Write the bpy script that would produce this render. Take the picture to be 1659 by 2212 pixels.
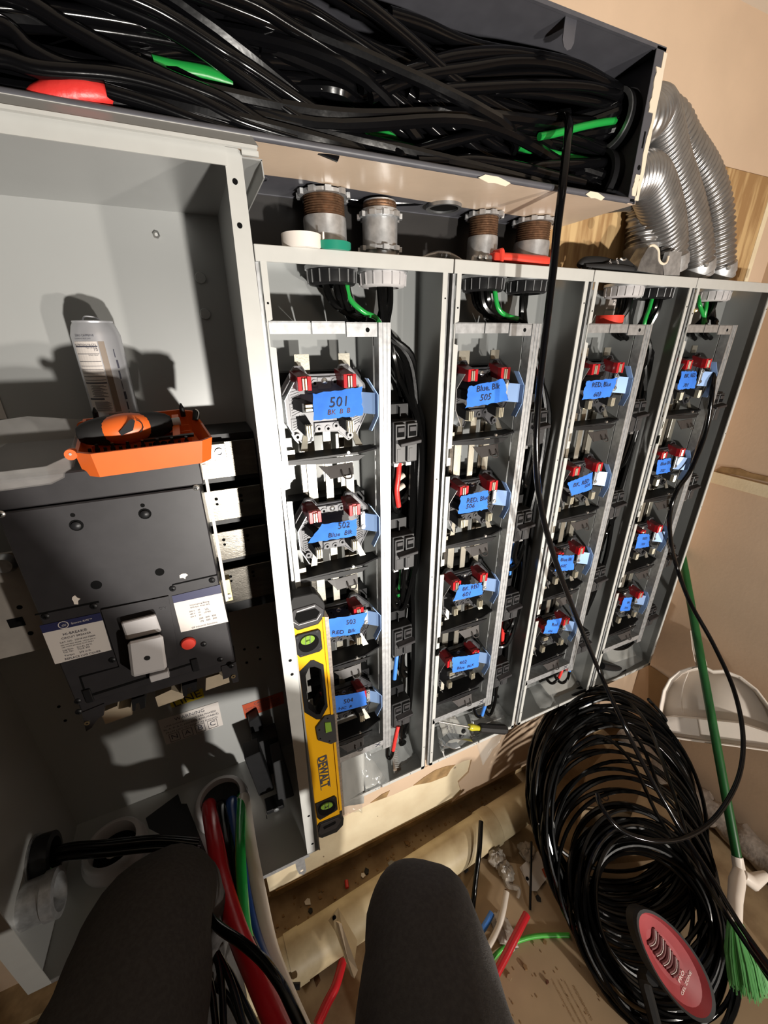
import bpy, bmesh, math, random
from mathutils import Vector, Matrix
random.seed(7)
R_ = random.Random(11)
for o in list(bpy.data.objects): bpy.data.objects.remove(o)
SC = bpy.context.scene
COL = SC.collection
# ------------------------------------------------------------------ camera
FPX = 873.582
CAM = Vector((-0.46012, -0.72143, 1.23439))
def _axes(pitch, yaw, roll):
    cy, sy, cp, sp = math.cos(yaw), math.sin(yaw), math.cos(pitch), math.sin(pitch)
    f = Vector((sy*cp, cy*cp, sp)); r = Vector((cy, -sy, 0)); u = r.cross(f)
    cr, sr = math.cos(roll), math.sin(roll)
    return r*cr+u*sr, u*cr-r*sr, f
CR, CU, CF = _axes(-0.406998, 0.416106, -0.007308)
cam = bpy.data.cameras.new('camera'); camo = bpy.data.objects.new('camera', cam); COL.objects.link(camo)
cam.sensor_fit = 'VERTICAL'; cam.sensor_height = 24; cam.lens = 24*FPX/2212; cam.clip_start = 0.01
camo.matrix_world = Matrix(((CR.x, CU.x, -CF.x, CAM.x), (CR.y, CU.y, -CF.y, CAM.y), (CR.z, CU.z, -CF.z, CAM.z), (0, 0, 0, 1)))
SC.camera = camo
# ------------------------------------------------------------------ world, lights, exposure
SC.view_settings.view_transform = 'Standard'; SC.view_settings.look = 'None'
SC.view_settings.gamma = 1; SC.view_settings.use_curve_mapping = False
SC.view_settings.exposure = -0.12
W = bpy.data.worlds.new('world'); SC.world = W; W.use_nodes = True
W.node_tree.nodes['Background'].inputs[0].default_value = (1, .9, .8, 1)
W.node_tree.nodes['Background'].inputs[1].default_value = 0.004
def area(name, loc, target, size, power, color, spread=180):
    l = bpy.data.lights.new(name, 'AREA'); l.shape = 'DISK'; l.size = size; l.energy = power; l.color = color; l.spread = math.radians(spread)
    o = bpy.data.objects.new(name, l); COL.objects.link(o); o.location = loc
    o.rotation_euler = (Vector(target)-Vector(loc)).to_track_quat('-Z', 'Y').to_euler()
# two heads of a work lamp standing low, well behind the person to the right
area('work_lamp_head', (-.06, -2.42, .17), (-.16, 0.1, 0.85), 0.10, 20, (1, .95, .88), 75)
area('work_lamp_head', (.84, -2.42, .17), (.50, 0.1, 0.62), 0.10, 19, (1, .93, .84), 105)
# weak fill light added below the ceiling to lift the shadows
area('fill_lamp', (0.1, -1.6, 1.85), (-0.3, -0.3, 0.4), 0.5, 1.0, (1, .86, .7))
# ------------------------------------------------------------------ pixel rays to points at a real depth
def ray(x, y): return CF+CR*((x-829.5)/FPX)+CU*((1106-y)/FPX)
def _at(x, y, i, v):
    d = ray(x, y); return CAM+d*((v-CAM[i])/d[i])
def AX(x, y, v): return _at(x, y, 0, v)
def AY(x, y, v): return _at(x, y, 1, v)
def AZ(x, y, v): return _at(x, y, 2, v)
def AD(x, y, d): return CAM+ray(x, y)*d
def OP(x, y, P, n):
    d = ray(x, y); return CAM+d*((Vector(P)-CAM).dot(Vector(n))/d.dot(Vector(n)))
# ------------------------------------------------------------------ materials
MATS = {}
def mat(name, col, rough=.5, metal=0, spec=.5, noise=0, nscale=40, bump=0, bscale=200, col2=None, stretch=None, trans=0, coat=0, alpha=1, nlo=.35, nhi=.65):
    m = bpy.data.materials.new(name); m.use_nodes = True; nt = m.node_tree; b = nt.nodes['Principled BSDF']
    c = (*col, 1) if len(col) == 3 else col
    b.inputs['Base Color'].default_value = c; b.inputs['Roughness'].default_value = rough; b.inputs['Metallic'].default_value = metal
    b.inputs['Specular IOR Level'].default_value = spec; b.inputs['Coat Weight'].default_value = coat
    if trans: b.inputs['Transmission Weight'].default_value = trans
    if alpha < 1: b.inputs['Alpha'].default_value = alpha
    if noise or bump:
        tc = nt.nodes.new('ShaderNodeTexCoord'); mp = nt.nodes.new('ShaderNodeMapping')
        nt.links.new(tc.outputs['Object'], mp.inputs[0])
        if stretch: mp.inputs['Scale'].default_value = stretch
    if noise:
        n = nt.nodes.new('ShaderNodeTexNoise'); n.inputs['Scale'].default_value = nscale; n.inputs['Detail'].default_value = 5
        nt.links.new(mp.outputs[0], n.inputs['Vector'])
        r = nt.nodes.new('ShaderNodeValToRGB'); r.color_ramp.elements[0].position = nlo; r.color_ramp.elements[1].position = nhi
        k = 1-noise
        r.color_ramp.elements[0].color = (*(col2 if col2 else [x*k for x in col]), 1); r.color_ramp.elements[1].color = c
        nt.links.new(n.outputs['Fac'], r.inputs[0]); nt.links.new(r.outputs[0], b.inputs['Base Color'])
    if bump:
        n2 = nt.nodes.new('ShaderNodeTexNoise'); n2.inputs['Scale'].default_value = bscale; n2.inputs['Detail'].default_value = 3
        nt.links.new(mp.outputs[0], n2.inputs['Vector'])
        bp = nt.nodes.new('ShaderNodeBump'); bp.inputs['Strength'].default_value = bump; bp.inputs['Distance'].default_value = .002
        nt.links.new(n2.outputs['Fac'], bp.inputs['Height']); nt.links.new(bp.outputs[0], b.inputs['Normal'])
    MATS[name] = m; return m
mat('drywall', (.68, .51, .365), .85, 0, .2, .08, 6, .15, 90)
mat('drywall_pale', (.84, .73, .51), .9, 0, .2, .25, 9, .2, 120, (.74, .62, .42))
mat('drywall_core', (.42, .27, .13), .95, 0, .1, .4, 30)
mat('ceiling', (.72, .64, .54), .9)
mat('floor', (.40, .29, .17), .9, 0, .2, .5, 12, .3, 60, (.24, .16, .09))
mat('plywood', (.60, .41, .20), .7, 0, .3, .5, 5, .1, 80, (.36, .21, .09), (9, 1, 1.1), nlo=.42, nhi=.6)
mat('base_wood', (.50, .37, .21), .8, 0, .2, .4, 20, .2, 90)
mat('grey_paint', (.56, .57, .545), .42, .1, .5, .04, 60)
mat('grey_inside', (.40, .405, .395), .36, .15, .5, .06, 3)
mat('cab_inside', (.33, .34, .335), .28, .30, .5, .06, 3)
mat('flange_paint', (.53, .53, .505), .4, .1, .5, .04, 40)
mat('dark_paint', (.085, .085, .098), .42, 0, .5, .15, 30)
mat('trough_beige', (.68, .53, .40), .24, 0, .45, .1, 8, .1, 60)
mat('black_board', (.022, .020, .019), .5, 0, .4, .3, 8)
mat('plate_grey', (.42, .38, .34), .4, .2, .5, .2, 20)
mat('wall_far', (.16, .125, .095), .9, 0, .2)
mat('bracket_blue_reflection', (.22, .34, .58), .42, .3)
mat('peel', (.74, .64, .5), .8)
mat('galv', (.60, .61, .62), .42, .75, .5, .25, 90)
mat('galv_dark', (.42, .43, .44), .4, .85, .5, .4, 60)
mat('rust_thread', (.23, .13, .075), .5, .75, .5, .4, 150)
mat('bus', (.50, .475, .40), .32, .85, .5, .12, 30, .06, 300)
mat('bus_dark', (.20, .185, .16), .24, .95, .5, .3, 14, .1, 120, None, (1, 1, 6))
mat('brass', (.78, .64, .36), .3, .9)
mat('jaw', (.85, .80, .64), .3, .85)
mat('bright_metal', (.75, .77, .8), .16, .95)
mat('screw', (.7, .7, .68), .3, .9)
mat('black_plastic', (.012, .012, .013), .42, 0, .3, .2, 60)
mat('black_matte', (.012, .012, .013), .7)
mat('latch_grey', (.045, .04, .038), .45, 0, .3)
mat('red_dark', (.11, .008, .01), .3)
mat('breaker_plastic', (.030, .028, .030), .42, 0, .35, .15, 50)
mat('mcb_plastic', (.042, .042, .044), .38, 0, .5, .25, 9)
mat('hole', (.004, .004, .004), .9, 0, .1)
mat('cable_black', (.003, .003, .0035), .12, 0, .32, 0, 1, .09, 45)
mat('wire_black', (.003, .003, .003), .16, 0, .26, 0, 1, .08, 45)
mat('cable_green', (.015, .30, .05), .25, 0, .5, 0, 1, .2, 60)
mat('green_bright', (.10, .55, .08), .3)
mat('cable_red', (.50, .012, .02), .28, 0, .5, 0, 1, .15, 50)
mat('cable_blue', (.008, .05, .22), .3)
mat('cable_white', (.62, .55, .47), .4)
mat('red_tape', (.68, .035, .03), .38, 0, .5, 0, 1, .3, 120)
mat('blue_wire_tape', (.06, .23, .72), .4)
mat('red_plastic', (.42, .012, .018), .22, 0, .6)
mat('blue_tape', (.035, .16, .62), .75, 0, .25, .25, 18, .35, 70, (.045, .20, .72))
mat('ink', (.01, .01, .03), .7)
mat('ink_brown', (.12, .04, .02), .8)
mat('socket_grey', (.29, .29, .305), .35, 0, .5, .15, 40)
mat('socket_mid', (.105, .105, .115), .4, 0, .5, .15, 40)
mat('socket_dark', (.038, .038, .042), .42, 0, .5, .15, 40)
mat('white_plastic', (.78, .72, .68), .35)
mat('grey_plastic', (.52, .50, .50), .35)
mat('orange', (.75, .135, .02), .4, 0, .5, .06, 30)
mat('rubber', (.014, .0135, .0135), .6, 0, .25)
mat('yellow', (.85, .44, .01), .3, 0, .5, .03, 20)
mat('milled', (.75, .66, .58), .3, .8, .5, .3, 120)
mat('vial', (.42, .72, .10), .08, 0, .6, trans=.5)
mat('label_white', (.62, .57, .53), .5)
mat('label_blue', (.022, .024, .075), .4)
mat('label_yellow', (.80, .62, .02), .45)
mat('label_orange', (.42, .065, .02), .5)
mat('lug_cream', (.52, .43, .31), .6, 0, .4, .1, 40)
mat('tape_white', (.80, .74, .68), .45)
mat('tape_green', (.01, .22, .14), .4)
mat('tape_red', (.72, .05, .03), .4)
mat('tool_red', (.68, .05, .03), .38)
mat('can_metal', (.63, .63, .66), .33, .6)
mat('label_print', (.05, .05, .07), .6)
mat('label_brown', (.22, .17, .13), .5)
mat('clear_plastic', (.9, .92, .9), .12, 0, .5, trans=1)
mat('clear_lid', (.80, .77, .74), .22, 0, .5, .2, 40, alpha=.11)
mat('bag', (.55, .57, .56), .12, 0, .6, alpha=.17, bump=.4, bscale=35, coat=.3)
mat('paper', (.36, .355, .33), .8, 0, .2, .08, 30)
mat('denim', (.052, .048, .045), .85, 0, .25, .25, 160, .25, 500)
mat('cardboard', (.45, .325, .20), .85, 0, .2, .12, 7, .1, 60)
mat('cardboard_dark', (.30, .18, .085), .9, 0, .2, .15, 9)
mat('cream_pipe', (.62, .52, .33), .5, 0, .4, .3, 9, .1, 40, (.40, .31, .18))
mat('dustpan', (.86, .78, .70), .38, 0, .5, .05, 12)
mat('broom_green', (.012, .095, .022), .35, 0, .5, .2, 20, 0, 1, None, (1, 1, .05))
mat('bristle', (.16, .48, .16), .5)
mat('pad_red', (.27, .035, .04), .55, 0, .4, .15, 20)
mat('pad_dark', (.10, .022, .024), .6)
mat('bubble', (.36, .31, .27), .2, 0, .7, .3, 70, .8, 90)
mat('scrap_clear', (.62, .55, .47), .25, 0, .6, .3, 40, .7, 60, alpha=.75)
mat('yellow_clear', (.72, .66, .05), .12, 0, .6, trans=.35)
mat('conduit_flex', (.40, .39, .385), .33, .85, .5, .2, 40)
mat('bracket_galv', (.66, .68, .72), .22, .9)
def M(n): return MATS[n]
# ------------------------------------------------------------------ mesh builder
class MB:
    def __init__(s): s.v = []; s.f = []
    def add(s, vs, fs):
        n = len(s.v); s.v += [Vector(v) for v in vs]; s.f += [tuple(i+n for i in f) for f in fs]; return s
    def box(s, a, b):
        x0, y0, z0 = a; x1, y1, z1 = b
        return s.add([(x0, y0, z0), (x1, y0, z0), (x1, y1, z0), (x0, y1, z0), (x0, y0, z1), (x1, y0, z1), (x1, y1, z1), (x0, y1, z1)],
                     [(0, 3, 2, 1), (4, 5, 6, 7), (0, 1, 5, 4), (1, 2, 6, 5), (2, 3, 7, 6), (3, 0, 4, 7)])
    def hull8(s, lo, hi):
        """four points of one face, four of the opposite one"""
        return s.add(list(lo)+list(hi), [(3, 2, 1, 0), (4, 5, 6, 7), (0, 1, 5, 4), (1, 2, 6, 5), (2, 3, 7, 6), (3, 0, 4, 7)])
    def prism(s, pts, ext):
        """planar polygon (3-D points) extruded by a vector"""
        n = len(pts); P = [Vector(p) for p in pts]; e = Vector(ext); Q = [p+e for p in P]
        return s.add(P+Q, [tuple(range(n))[::-1], tuple(range(n, 2*n))]+[(i, (i+1) % n, n+(i+1) % n, n+i) for i in range(n)])
    def xz(s, pts, y0, y1): return s.prism([(x, y0, z) for x, z in pts], (0, y1-y0, 0))
    def tube(s, pts, r, seg=8, cap=True, closed=False, ringfn=None):
        P = [Vector(p) for p in pts]; n = len(P); base = len(s.v)
        prev = None
        for i in range(n):
            if closed: t = P[(i+1) % n]-P[i-1]
            else: t = P[min(i+1, n-1)]-P[max(i-1, 0)]
            if t.length < 1e-9: t = Vector((0, 0, 1))
            t.normalize()
            if prev is None:
                a = Vector((0, 0, 1)) if abs(t.z) < .9 else Vector((1, 0, 0))
                nrm = t.cross(a).normalized()
            else:
                nrm = (prev-t*prev.dot(t))
                nrm = nrm.normalized() if nrm.length > 1e-6 else t.orthogonal().normalized()
            prev = nrm; b = t.cross(nrm)
            rr = r[i] if isinstance(r, (list, tuple)) else r
            for k in range(seg):
                a = 2*math.pi*k/seg
                s.v.append(P[i]+(nrm*math.cos(a)+b*math.sin(a))*rr)
        m = n if closed else n-1
        for i in range(m):
            j = (i+1) % n
            for k in range(seg):
                k2 = (k+1) % seg
                s.f.append((base+i*seg+k, base+i*seg+k2, base+j*seg+k2, base+j*seg+k))
        if cap and not closed:
            s.f.append(tuple(base+k for k in range(seg))[::-1]); s.f.append(tuple(base+(n-1)*seg+k for k in range(seg)))
        return s
    def cyl(s, p0, p1, r, seg=12, r2=None): return s.tube([p0, p1], [r, r if r2 is None else r2], seg)
    def lathe(s, prof, org, ax, seg=20, cap=True):
        """prof: (radius, height) pairs along axis ax"""
        ax = Vector(ax).normalized(); u = ax.orthogonal().normalized(); w = ax.cross(u); o = Vector(org); b = len(s.v)
        for r, h in prof:
            for k in range(seg):
                a = 2*math.pi*k/seg; s.v.append(o+ax*h+(u*math.cos(a)+w*math.sin(a))*r)
        n = len(prof)
        for i in range(n-1):
            for k in range(seg):
                k2 = (k+1) % seg; s.f.append((b+i*seg+k, b+i*seg+k2, b+(i+1)*seg+k2, b+(i+1)*seg+k))
        if cap:
            s.f.append(tuple(b+k for k in range(seg))[::-1]); s.f.append(tuple(b+(n-1)*seg+k for k in range(seg)))
        return s
    def ring(s, org, ax, ro, ri, h, seg=24):
        return s.lathe([(ri, 0), (ro, 0), (ro, h), (ri, h), (ri, 0)], org, ax, seg, False)
    def grid(s, fn, nu, nv):
        b = len(s.v)
        for j in range(nv+1):
            for i in range(nu+1): s.v.append(Vector(fn(i/nu, j/nv)))
        for j in range(nv):
            for i in range(nu):
                a = b+j*(nu+1)+i; s.f.append((a, a+1, a+nu+2, a+nu+1))
        return s
    def xform(s, m): s.v = [m @ v for v in s.v]; return s
    def mesh(s, name, off=Vector((0, 0, 0)), smooth=False, bevel=0):
        me = bpy.data.meshes.new(name); me.from_pydata([v-off for v in s.v], [], s.f)
        bm = bmesh.new(); bm.from_mesh(me)
        bmesh.ops.recalc_face_normals(bm, faces=bm.faces)
        if bevel:
            eds = [e for e in bm.edges if len(e.link_faces) == 2 and e.calc_face_angle(0) > .5]
            bmesh.ops.bevel(bm, geom=eds, offset=bevel, segments=1, affect='EDGES', clamp_overlap=True)
        bm.to_mesh(me); bm.free()
        if smooth:
            for p in me.polygons: p.use_smooth = True
            try: me.set_sharp_from_angle(angle=smooth if isinstance(smooth, float) else .7)
            except Exception: pass
        return me
def wloc(o):
    v = Vector((0, 0, 0))
    while o is not None: v += o.location; o = o.parent
    return v
def build(mb, name, m, parent=None, smooth=False, bevel=0, org=None, label=None):
    off = wloc(parent) if parent else (Vector(org) if org is not None else Vector((0, 0, 0)))
    me = mb.mesh(name, off, smooth, bevel)
    me.materials.append(M(m) if isinstance(m, str) else m)
    o = bpy.data.objects.new(name, me); COL.objects.link(o)
    if parent: o.parent = parent
    else: o.location = off
    if label: o['label'] = label
    return o
def tag(o, label, cat, group=None):
    o['label'] = label; o['category'] = cat
    if group: o['group'] = group
    return o
def thing(name, label, cat, loc=(0, 0, 0), group=None):
    o = bpy.data.objects.new(name, None); COL.objects.link(o); o.location = Vector(loc); o.empty_display_size = .02
    return tag(o, label, cat, group)
def struct(mb, name, m, smooth=False):
    o = build(mb, name, m, None, smooth); o['kind'] = 'structure'; return o
def base_of(mb):
    n = len(mb.v); x = sum(v.x for v in mb.v)/n; y = sum(v.y for v in mb.v)/n
    return Vector((x, y, min(v.z for v in mb.v)))
def single(mb, name, m, label, cat, group=None, smooth=False, bevel=0):
    return tag(build(mb, name, m, None, smooth, bevel, base_of(mb)), label, cat, group)
def copy_tree(o, parent=None):
    c = o.copy(); COL.objects.link(c); c.parent = parent
    for ch in list(o.children): copy_tree(ch, c)
    return c
def spline(pts, n=8):
    P = [Vector(p) for p in pts]; out = []
    for i in range(len(P)-1):
        p0 = P[max(i-1, 0)]; p1 = P[i]; p2 = P[i+1]; p3 = P[min(i+2, len(P)-1)]
        for k in range(n):
            t = k/n
            out.append(.5*((2*p1)+(p2-p0)*t+(2*p0-5*p1+4*p2-p3)*t*t+(3*p1-p0-3*p2+p3)*t**3))
    out.append(P[-1]); return out
def frame(org, xa, ya):
    """matrix whose x axis runs along xa and y along ya (letters are written in x-y)"""
    x = Vector(xa).normalized(); z = x.cross(Vector(ya)).normalized(); y = z.cross(x)
    return Matrix(((x.x, y.x, z.x, org[0]), (x.y, y.y, z.y, org[1]), (x.z, y.z, z.z, org[2]), (0, 0, 0, 1)))
_tc = {}
def text_mb(s, size, align='CENTER', shear=0, fit=None, off=0, sx=1):
    key = (s, align, shear, off)
    if key not in _tc:
        c = bpy.data.curves.new('lettering', 'FONT'); c.body = s; c.align_x = align; c.size = 1; c.shear = shear; c.resolution_u = 2; c.fill_mode = 'FRONT'; c.offset = off
        o = bpy.data.objects.new('lettering', c); COL.objects.link(o)
        dg = bpy.context.evaluated_depsgraph_get(); me = bpy.data.meshes.new_from_object(o.evaluated_get(dg))
        _tc[key] = ([v.co.copy() for v in me.vertices], [tuple(p.vertices) for p in me.polygons])
        bpy.data.objects.remove(o); bpy.data.curves.remove(c); bpy.data.meshes.remove(me)
    vs, fs = _tc[key]
    k = size
    if fit and vs:
        w = max(v.x for v in vs)-min(v.x for v in vs); k = min(size, fit/w)
    mb = MB(); mb.v = [Vector((v.x*k*sx, v.y*k, 0)) for v in vs]; mb.f = list(fs); return mb
def text(s, size, mtx, name, m, parent, **kw):
    mb = text_mb(s, size, **kw).xform(mtx); return build(mb, name, m, parent)
def merge(*mbs):
    o = MB()
    for b in mbs: o.add(b.v, b.f)
    return o
# ------------------------------------------------------------------ room
FL = -.555; WY = .115; RX = 1.2; CZ = 1.914
struct(MB().box((-3.2, -4.6, FL-.05), (RX+.05, .5, FL)), 'floor', 'floor')
struct(MB().box((-3.2, -4.6, CZ), (RX+.05, .5, CZ+.05)), 'ceiling', 'ceiling')
# back wall: right of the recess that holds the big cabinet it stands at WY, its lower edge torn off above the floor
wb = MB().box((-.36, WY, -.22), (RX, WY+.10, CZ)).box((-3.2, .235, FL), (-.36, .30, CZ)).box((-3.2, WY, 1.70), (-.36, WY+.12, CZ))
struct(wb, 'wall_back', 'drywall')
struct(MB().box((-3.25, -4.6, FL), (-3.2, .5, CZ)), 'wall_left', 'wall_far')
struct(MB().box((-3.2, -4.65, FL), (RX+.05, -4.6, CZ)), 'wall_front', 'wall_far')
wr = struct(MB().box((RX, -4.6, FL), (RX+.05, .3, CZ)), 'wall_right', 'drywall')
# torn band and pale strip across the right wall
P = [AX(x, y, RX-.003) for x, y in ((1545, 1018), (1560, 1009), (1600, 1013), (1622, 1022), (1659, 1030), (1700, 1040), (1700, 1052), (1659, 1041), (1600, 1028))]
build(MB().prism(P, (.003, 0, 0)), 'torn_patch', 'drywall_core', wr)
a, b = AX(1540, 1022, RX-.008), AX(1540, 1046, RX-.008)
t_ = struct(MB().box((RX-.008, -2.2, .742), (RX, .115, .782)), 'trim_1', 'drywall_pale')
# lower wall: bare pale board below the cabinets with a torn paper edge
tear = [(600, 1838), (640, 1815), (690, 1790), (738, 1766), (800, 1735), (850, 1716), (893, 1697), (925, 1686), (962, 1668), (984, 1652), (1003, 1643), (1019, 1640), (1012, 1668), (990, 1690), (997, 1712), (974, 1740)]
pts = [(-.52, -.478), (RX, -.485), (RX, -.20), (-.52, -.20)]
struct(MB().xz(pts, WY+.004, WY+.10), 'trim_2', 'drywall_pale')
# the remaining pinkish paper layer ends in a ragged line above it
rag = [AY(x, y, WY-.001) for x, y in tear]; rag = [(p.x, p.z) for p in rag]
paper = [(-.52, -.19), (-.52, rag[0][1]+.02)]+rag[:-1]+[(rag[-1][0], -.482), (RX, -.484), (RX, -.19)]
pw = struct(MB().xz(paper, WY-.002, WY+.004), 'trim_3', 'drywall')
for pl in ([(893, 1697), (915, 1680), (940, 1664), (962, 1656), (984, 1652), (974, 1662), (966, 1676), (930, 1690)], [(800, 1735), (825, 1716), (842, 1708), (835, 1722)]):
    q = [AY(x, y, WY-.0035) for x, y in pl]
    build(MB().prism(q, (0, .002, 0)), 'bare_gypsum', 'drywall_core', pw)
for x0_, x1_ in ((-.5, -.1), (-.1, .45), (.45, RX-.05)):
    build(MB().box((x0_, WY-.001, -.487), (x1_, WY+.02, -.479)), 'board_edge', 'drywall_core', pw)
# left cut edge of the board, recess under the big cabinet
struct(MB().box((-.535, .235, FL), (-.36, .24, -.1)), 'trim_4', 'drywall_pale')
struct(MB().box((-.52, WY+.02, -.535), (RX, WY+.06, -.478)), 'baseboard_back', 'base_wood')
struct(MB().box((-3.2, WY+.02, FL), (RX, .24, -.535)), 'trim_5', 'base_wood')
for px, py, s in ((700, 1870, .016), (816, 1765, .010), (697, 1852, .012), (983, 1660, .010)):
    p = AY(px, py, WY+.002)
    m = frame(p, (0, 0, -1), (1, 0, 0)) if px in (700, 697) else frame(p, (1, 0, 0), (0, 0, 1))
    text('YEK' if px == 700 else ('EE' if px == 983 else '+'), s, m, 'pencil_mark', 'ink_brown', pw)
# plywood backboard
ply = struct(MB().box((.30, WY-.010, 1.34), (1.085, WY, 1.628)), 'trim_6', 'plywood')
struct(MB().box((-.36, WY-.006, 1.30), (.30, WY-.001, 1.455)), 'trim_8', 'black_board')
struct(MB().box((1.085, WY-.012, 1.34), (1.105, WY, 1.62)), 'trim_7', 'drywall_pale')
for px, py in ((1277, 482), (1576, 500)):
    p = AY(px, py, WY-.010)
    build(MB().lathe([(.0001, -.006), (.008, -.004), (.011, 0)], p, (0, -1, 0), 14).xform(Matrix.Identity(4)), 'screw_head', 'galv', ply, True)
# ------------------------------------------------------------------ meter cabinets
XS = [-.35, 0, .35, .70]; TOP = 1.363; ZS = [1.162, .909, .653, .395]
ORD = ['first', 'second', 'third', 'fourth']
def cabinet(i):
    x = XS[i]
    lab = ['grey meter cabinet nearest the big breaker cabinet, with the yellow level against it', 'grey meter cabinet second from the left, holding the yellow-necked screwdriver',
           'grey meter cabinet third from the left, with a red tape roll inside at the top', 'grey meter cabinet at the right end beside the beige side wall'][i]
    t = thing('meter_cabinet', lab, 'cabinet', (x, 0, 0), 'row of four grey meter cabinets')
    def B(name, m, boxes, **k):
        mb = MB()
        for a, b in boxes: mb.box((a[0]+x, a[1], a[2]), (b[0]+x, b[1], b[2]))
        return build(mb, name, m, t, **k)
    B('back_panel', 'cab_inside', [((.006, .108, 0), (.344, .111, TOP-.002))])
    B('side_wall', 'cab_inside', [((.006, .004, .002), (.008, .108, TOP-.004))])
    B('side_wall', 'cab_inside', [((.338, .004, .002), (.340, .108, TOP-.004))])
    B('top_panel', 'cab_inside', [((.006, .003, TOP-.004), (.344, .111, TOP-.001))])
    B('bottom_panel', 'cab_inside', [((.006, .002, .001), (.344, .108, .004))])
    B('top_lip', 'flange_paint', [((.0012, -.002, 1.341), (.3488, .002, TOP))], bevel=.0008)
    # left post with its notches
    nb = [z-.165 for z in ZS]
    pl = [(.008, .002), (.008, 1.341), (.0175, 1.341), (.0175, 1.262), (.010, 1.259), (.010, 1.222), (.0185, 1.220)]
    for z in nb[:3]:
        pl += [(.0185, z+.018), (.010, z+.017), (.010, z-.002), (.0175, z-.003), (.0175, z-.020), (.008, z-.021), (.008, z-.045), (.0185, z-.046)]
    pl += [(.0185, .205), (.012, .2), (.0175, .19), (.0175, .002)]
    build(MB().xz([(x+a, b) for a, b in pl], -.001, .0015), 'left_post', 'flange_paint', t)
    B('left_post_return', 'galv', [((.0015, .004, .002), (.006, .012, 1.341))])
    B('right_post', 'flange_paint', [((.328, -.001, .002), (.338, .0015, 1.341))])
    B('right_post_return', 'galv_dark', [((.340, .004, .002), (.344, .010, 1.341))])
    B('bottom_lip', 'flange_paint', [((.008, -.001, .001), (.19, .002, .013)), ((.196, -.001, .001), (.338, .002, .013))])
    for q, z, r_ in [(.3345, z, .0016) for z in (1.30, .70, .10, .95)]+[(.013, z, .0018) for z in (1.285, .06)]+[(.02+q, .006, .0013) for q in (.02, .05, .06, .155, .165, .27)]:
        build(MB().cyl((x+q, -.0014, z), (x+q, .001, z), r_, 8), 'screw_hole', 'hole', t)
    B('rail', 'galv', [((.203, -.001, .165), (.224, .001, 1.259)), ((.2005, -.001, .165), (.203, .022, 1.259)), ((.222, .001, .165), (.224, .012, 1.259))])
    B('rail_rib', 'galv', [((.2085, -.0025, .17), (.2105, 0, 1.259)), ((.2165, -.0025, .17), (.2185, 0, 1.259))])
    B('divider_wall', 'cab_inside', [((.199, .024, .20), (.2005, .108, 1.259))])
    B('cross_bar', 'galv', [((.0105, -.001, 1.241), (.0775, .003, 1.259)), ((.0105, -.001, 1.2585), (.0775, .104, 1.2600))])
    B('cross_bar', 'galv', [((.0805, -.001, 1.241), (.138, .003, 1.259)), ((.0805, -.001, 1.2585), (.138, .104, 1.2600))])
    B('cross_bar', 'galv', [((.1405, -.002, 1.236), (.197, .002, 1.258)), ((.1405, -.002, 1.2575), (.197, .104, 1.2590))])
    build(MB().cyl((x+.179, -.0026, 1.247), (x+.179, 0, 1.247), .0038, 12), 'bar_hole', 'hole', t)
    B('bottom_strip', 'galv', [((.010, -.001, .183), (.200, .001, .203)), ((.010, .001, .201), (.200, .09, .203))])
    k = MB()
    for s in (-1, 1): k.prism([(x+.183+s*.007, -.0016, .188), (x+.183+s*.007+.003, -.0016, .188), (x+.183-s*.007+.003, -.0016, .2), (x+.183-s*.007, -.0016, .2)], (0, .0005, 0))
    if i < 3: build(k, 'cross_mark', 'ink', t)
    for a, b, z1, y in ((.064, .084, 1.140, .056), (.146, .164, 1.140, .056)):
        B('bus_bar', 'bus', [((a, y, .30), (b, y+.005, z1))], bevel=.0008)
        B('bus_edge', 'bus_dark', [((a-.010, y+.003, .30), (a, y+.007, z1))])
    for a, b in ((.058, .085), (.141, .163)): B('bus_tab', 'bus', [((a, .052, 1.172), (b, .056, 1.208))])
    B('bus_bar', 'bus', [((.100, .050, .33), (.1165, .054, 1.07))], bevel=.0008)
    for z in ZS: B('bus_insulator', 'black_plastic', [((.03, .066, z-.055), (.19, .107, z+.015))])
    # barrier shelf with latch under every socket
    for z in ZS:
        zz = z-.136
        mb = MB().prism([(x+.010, -.0005, zz), (x+.13, .003, zz), (x+.155, .003, zz), (x+.205, .018, zz+.002), (x+.205, .045, zz+.002), (x+.19, .05, zz), (x+.010, .05, zz)], (0, 0, .004))
        mb.prism([(x+.012, 0, zz-.004), (x+.10, 0, zz-.012), (x+.155, 0, zz-.012), (x+.17, 0, zz-.002), (x+.012, 0, zz+.001)], (0, .003, 0))
        s = build(mb, 'barrier_shelf', 'black_plastic', t)
        fl = MB().hull8([(x+.092, .000, zz-.016), (x+.143, .000, zz-.014), (x+.143, .002, zz-.014), (x+.092, .002, zz-.016)], [(x+.094, -.006, zz-.040), (x+.142, -.006, zz-.037), (x+.142, -.004, zz-.037), (x+.094, -.004, zz-.040)])
        fl.prism([(x+.075, .001, zz-.014), (x+.092, 0, zz-.016), (x+.094, -.005, zz-.038)], (0, .002, 0))
        f = build(fl, 'latch_plate', 'latch_grey', s)
        loop = [(x+.118, -.006, zz-.026), (x+.119, -.013, zz-.036), (x+.124, -.015, zz-.040), (x+.133, -.015, zz-.040), (x+.136, -.012, zz-.035), (x+.135, -.006, zz-.026)]
        build(MB().tube(spline(loop, 3), .0016, 6), 'latch_ring', 'latch_grey', s, True)
        build(MB().cyl((x+.135, -.001, zz+.006), (x+.135, .004, zz+.006), .003, 8), 'shelf_screw', 'screw', s)
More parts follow.
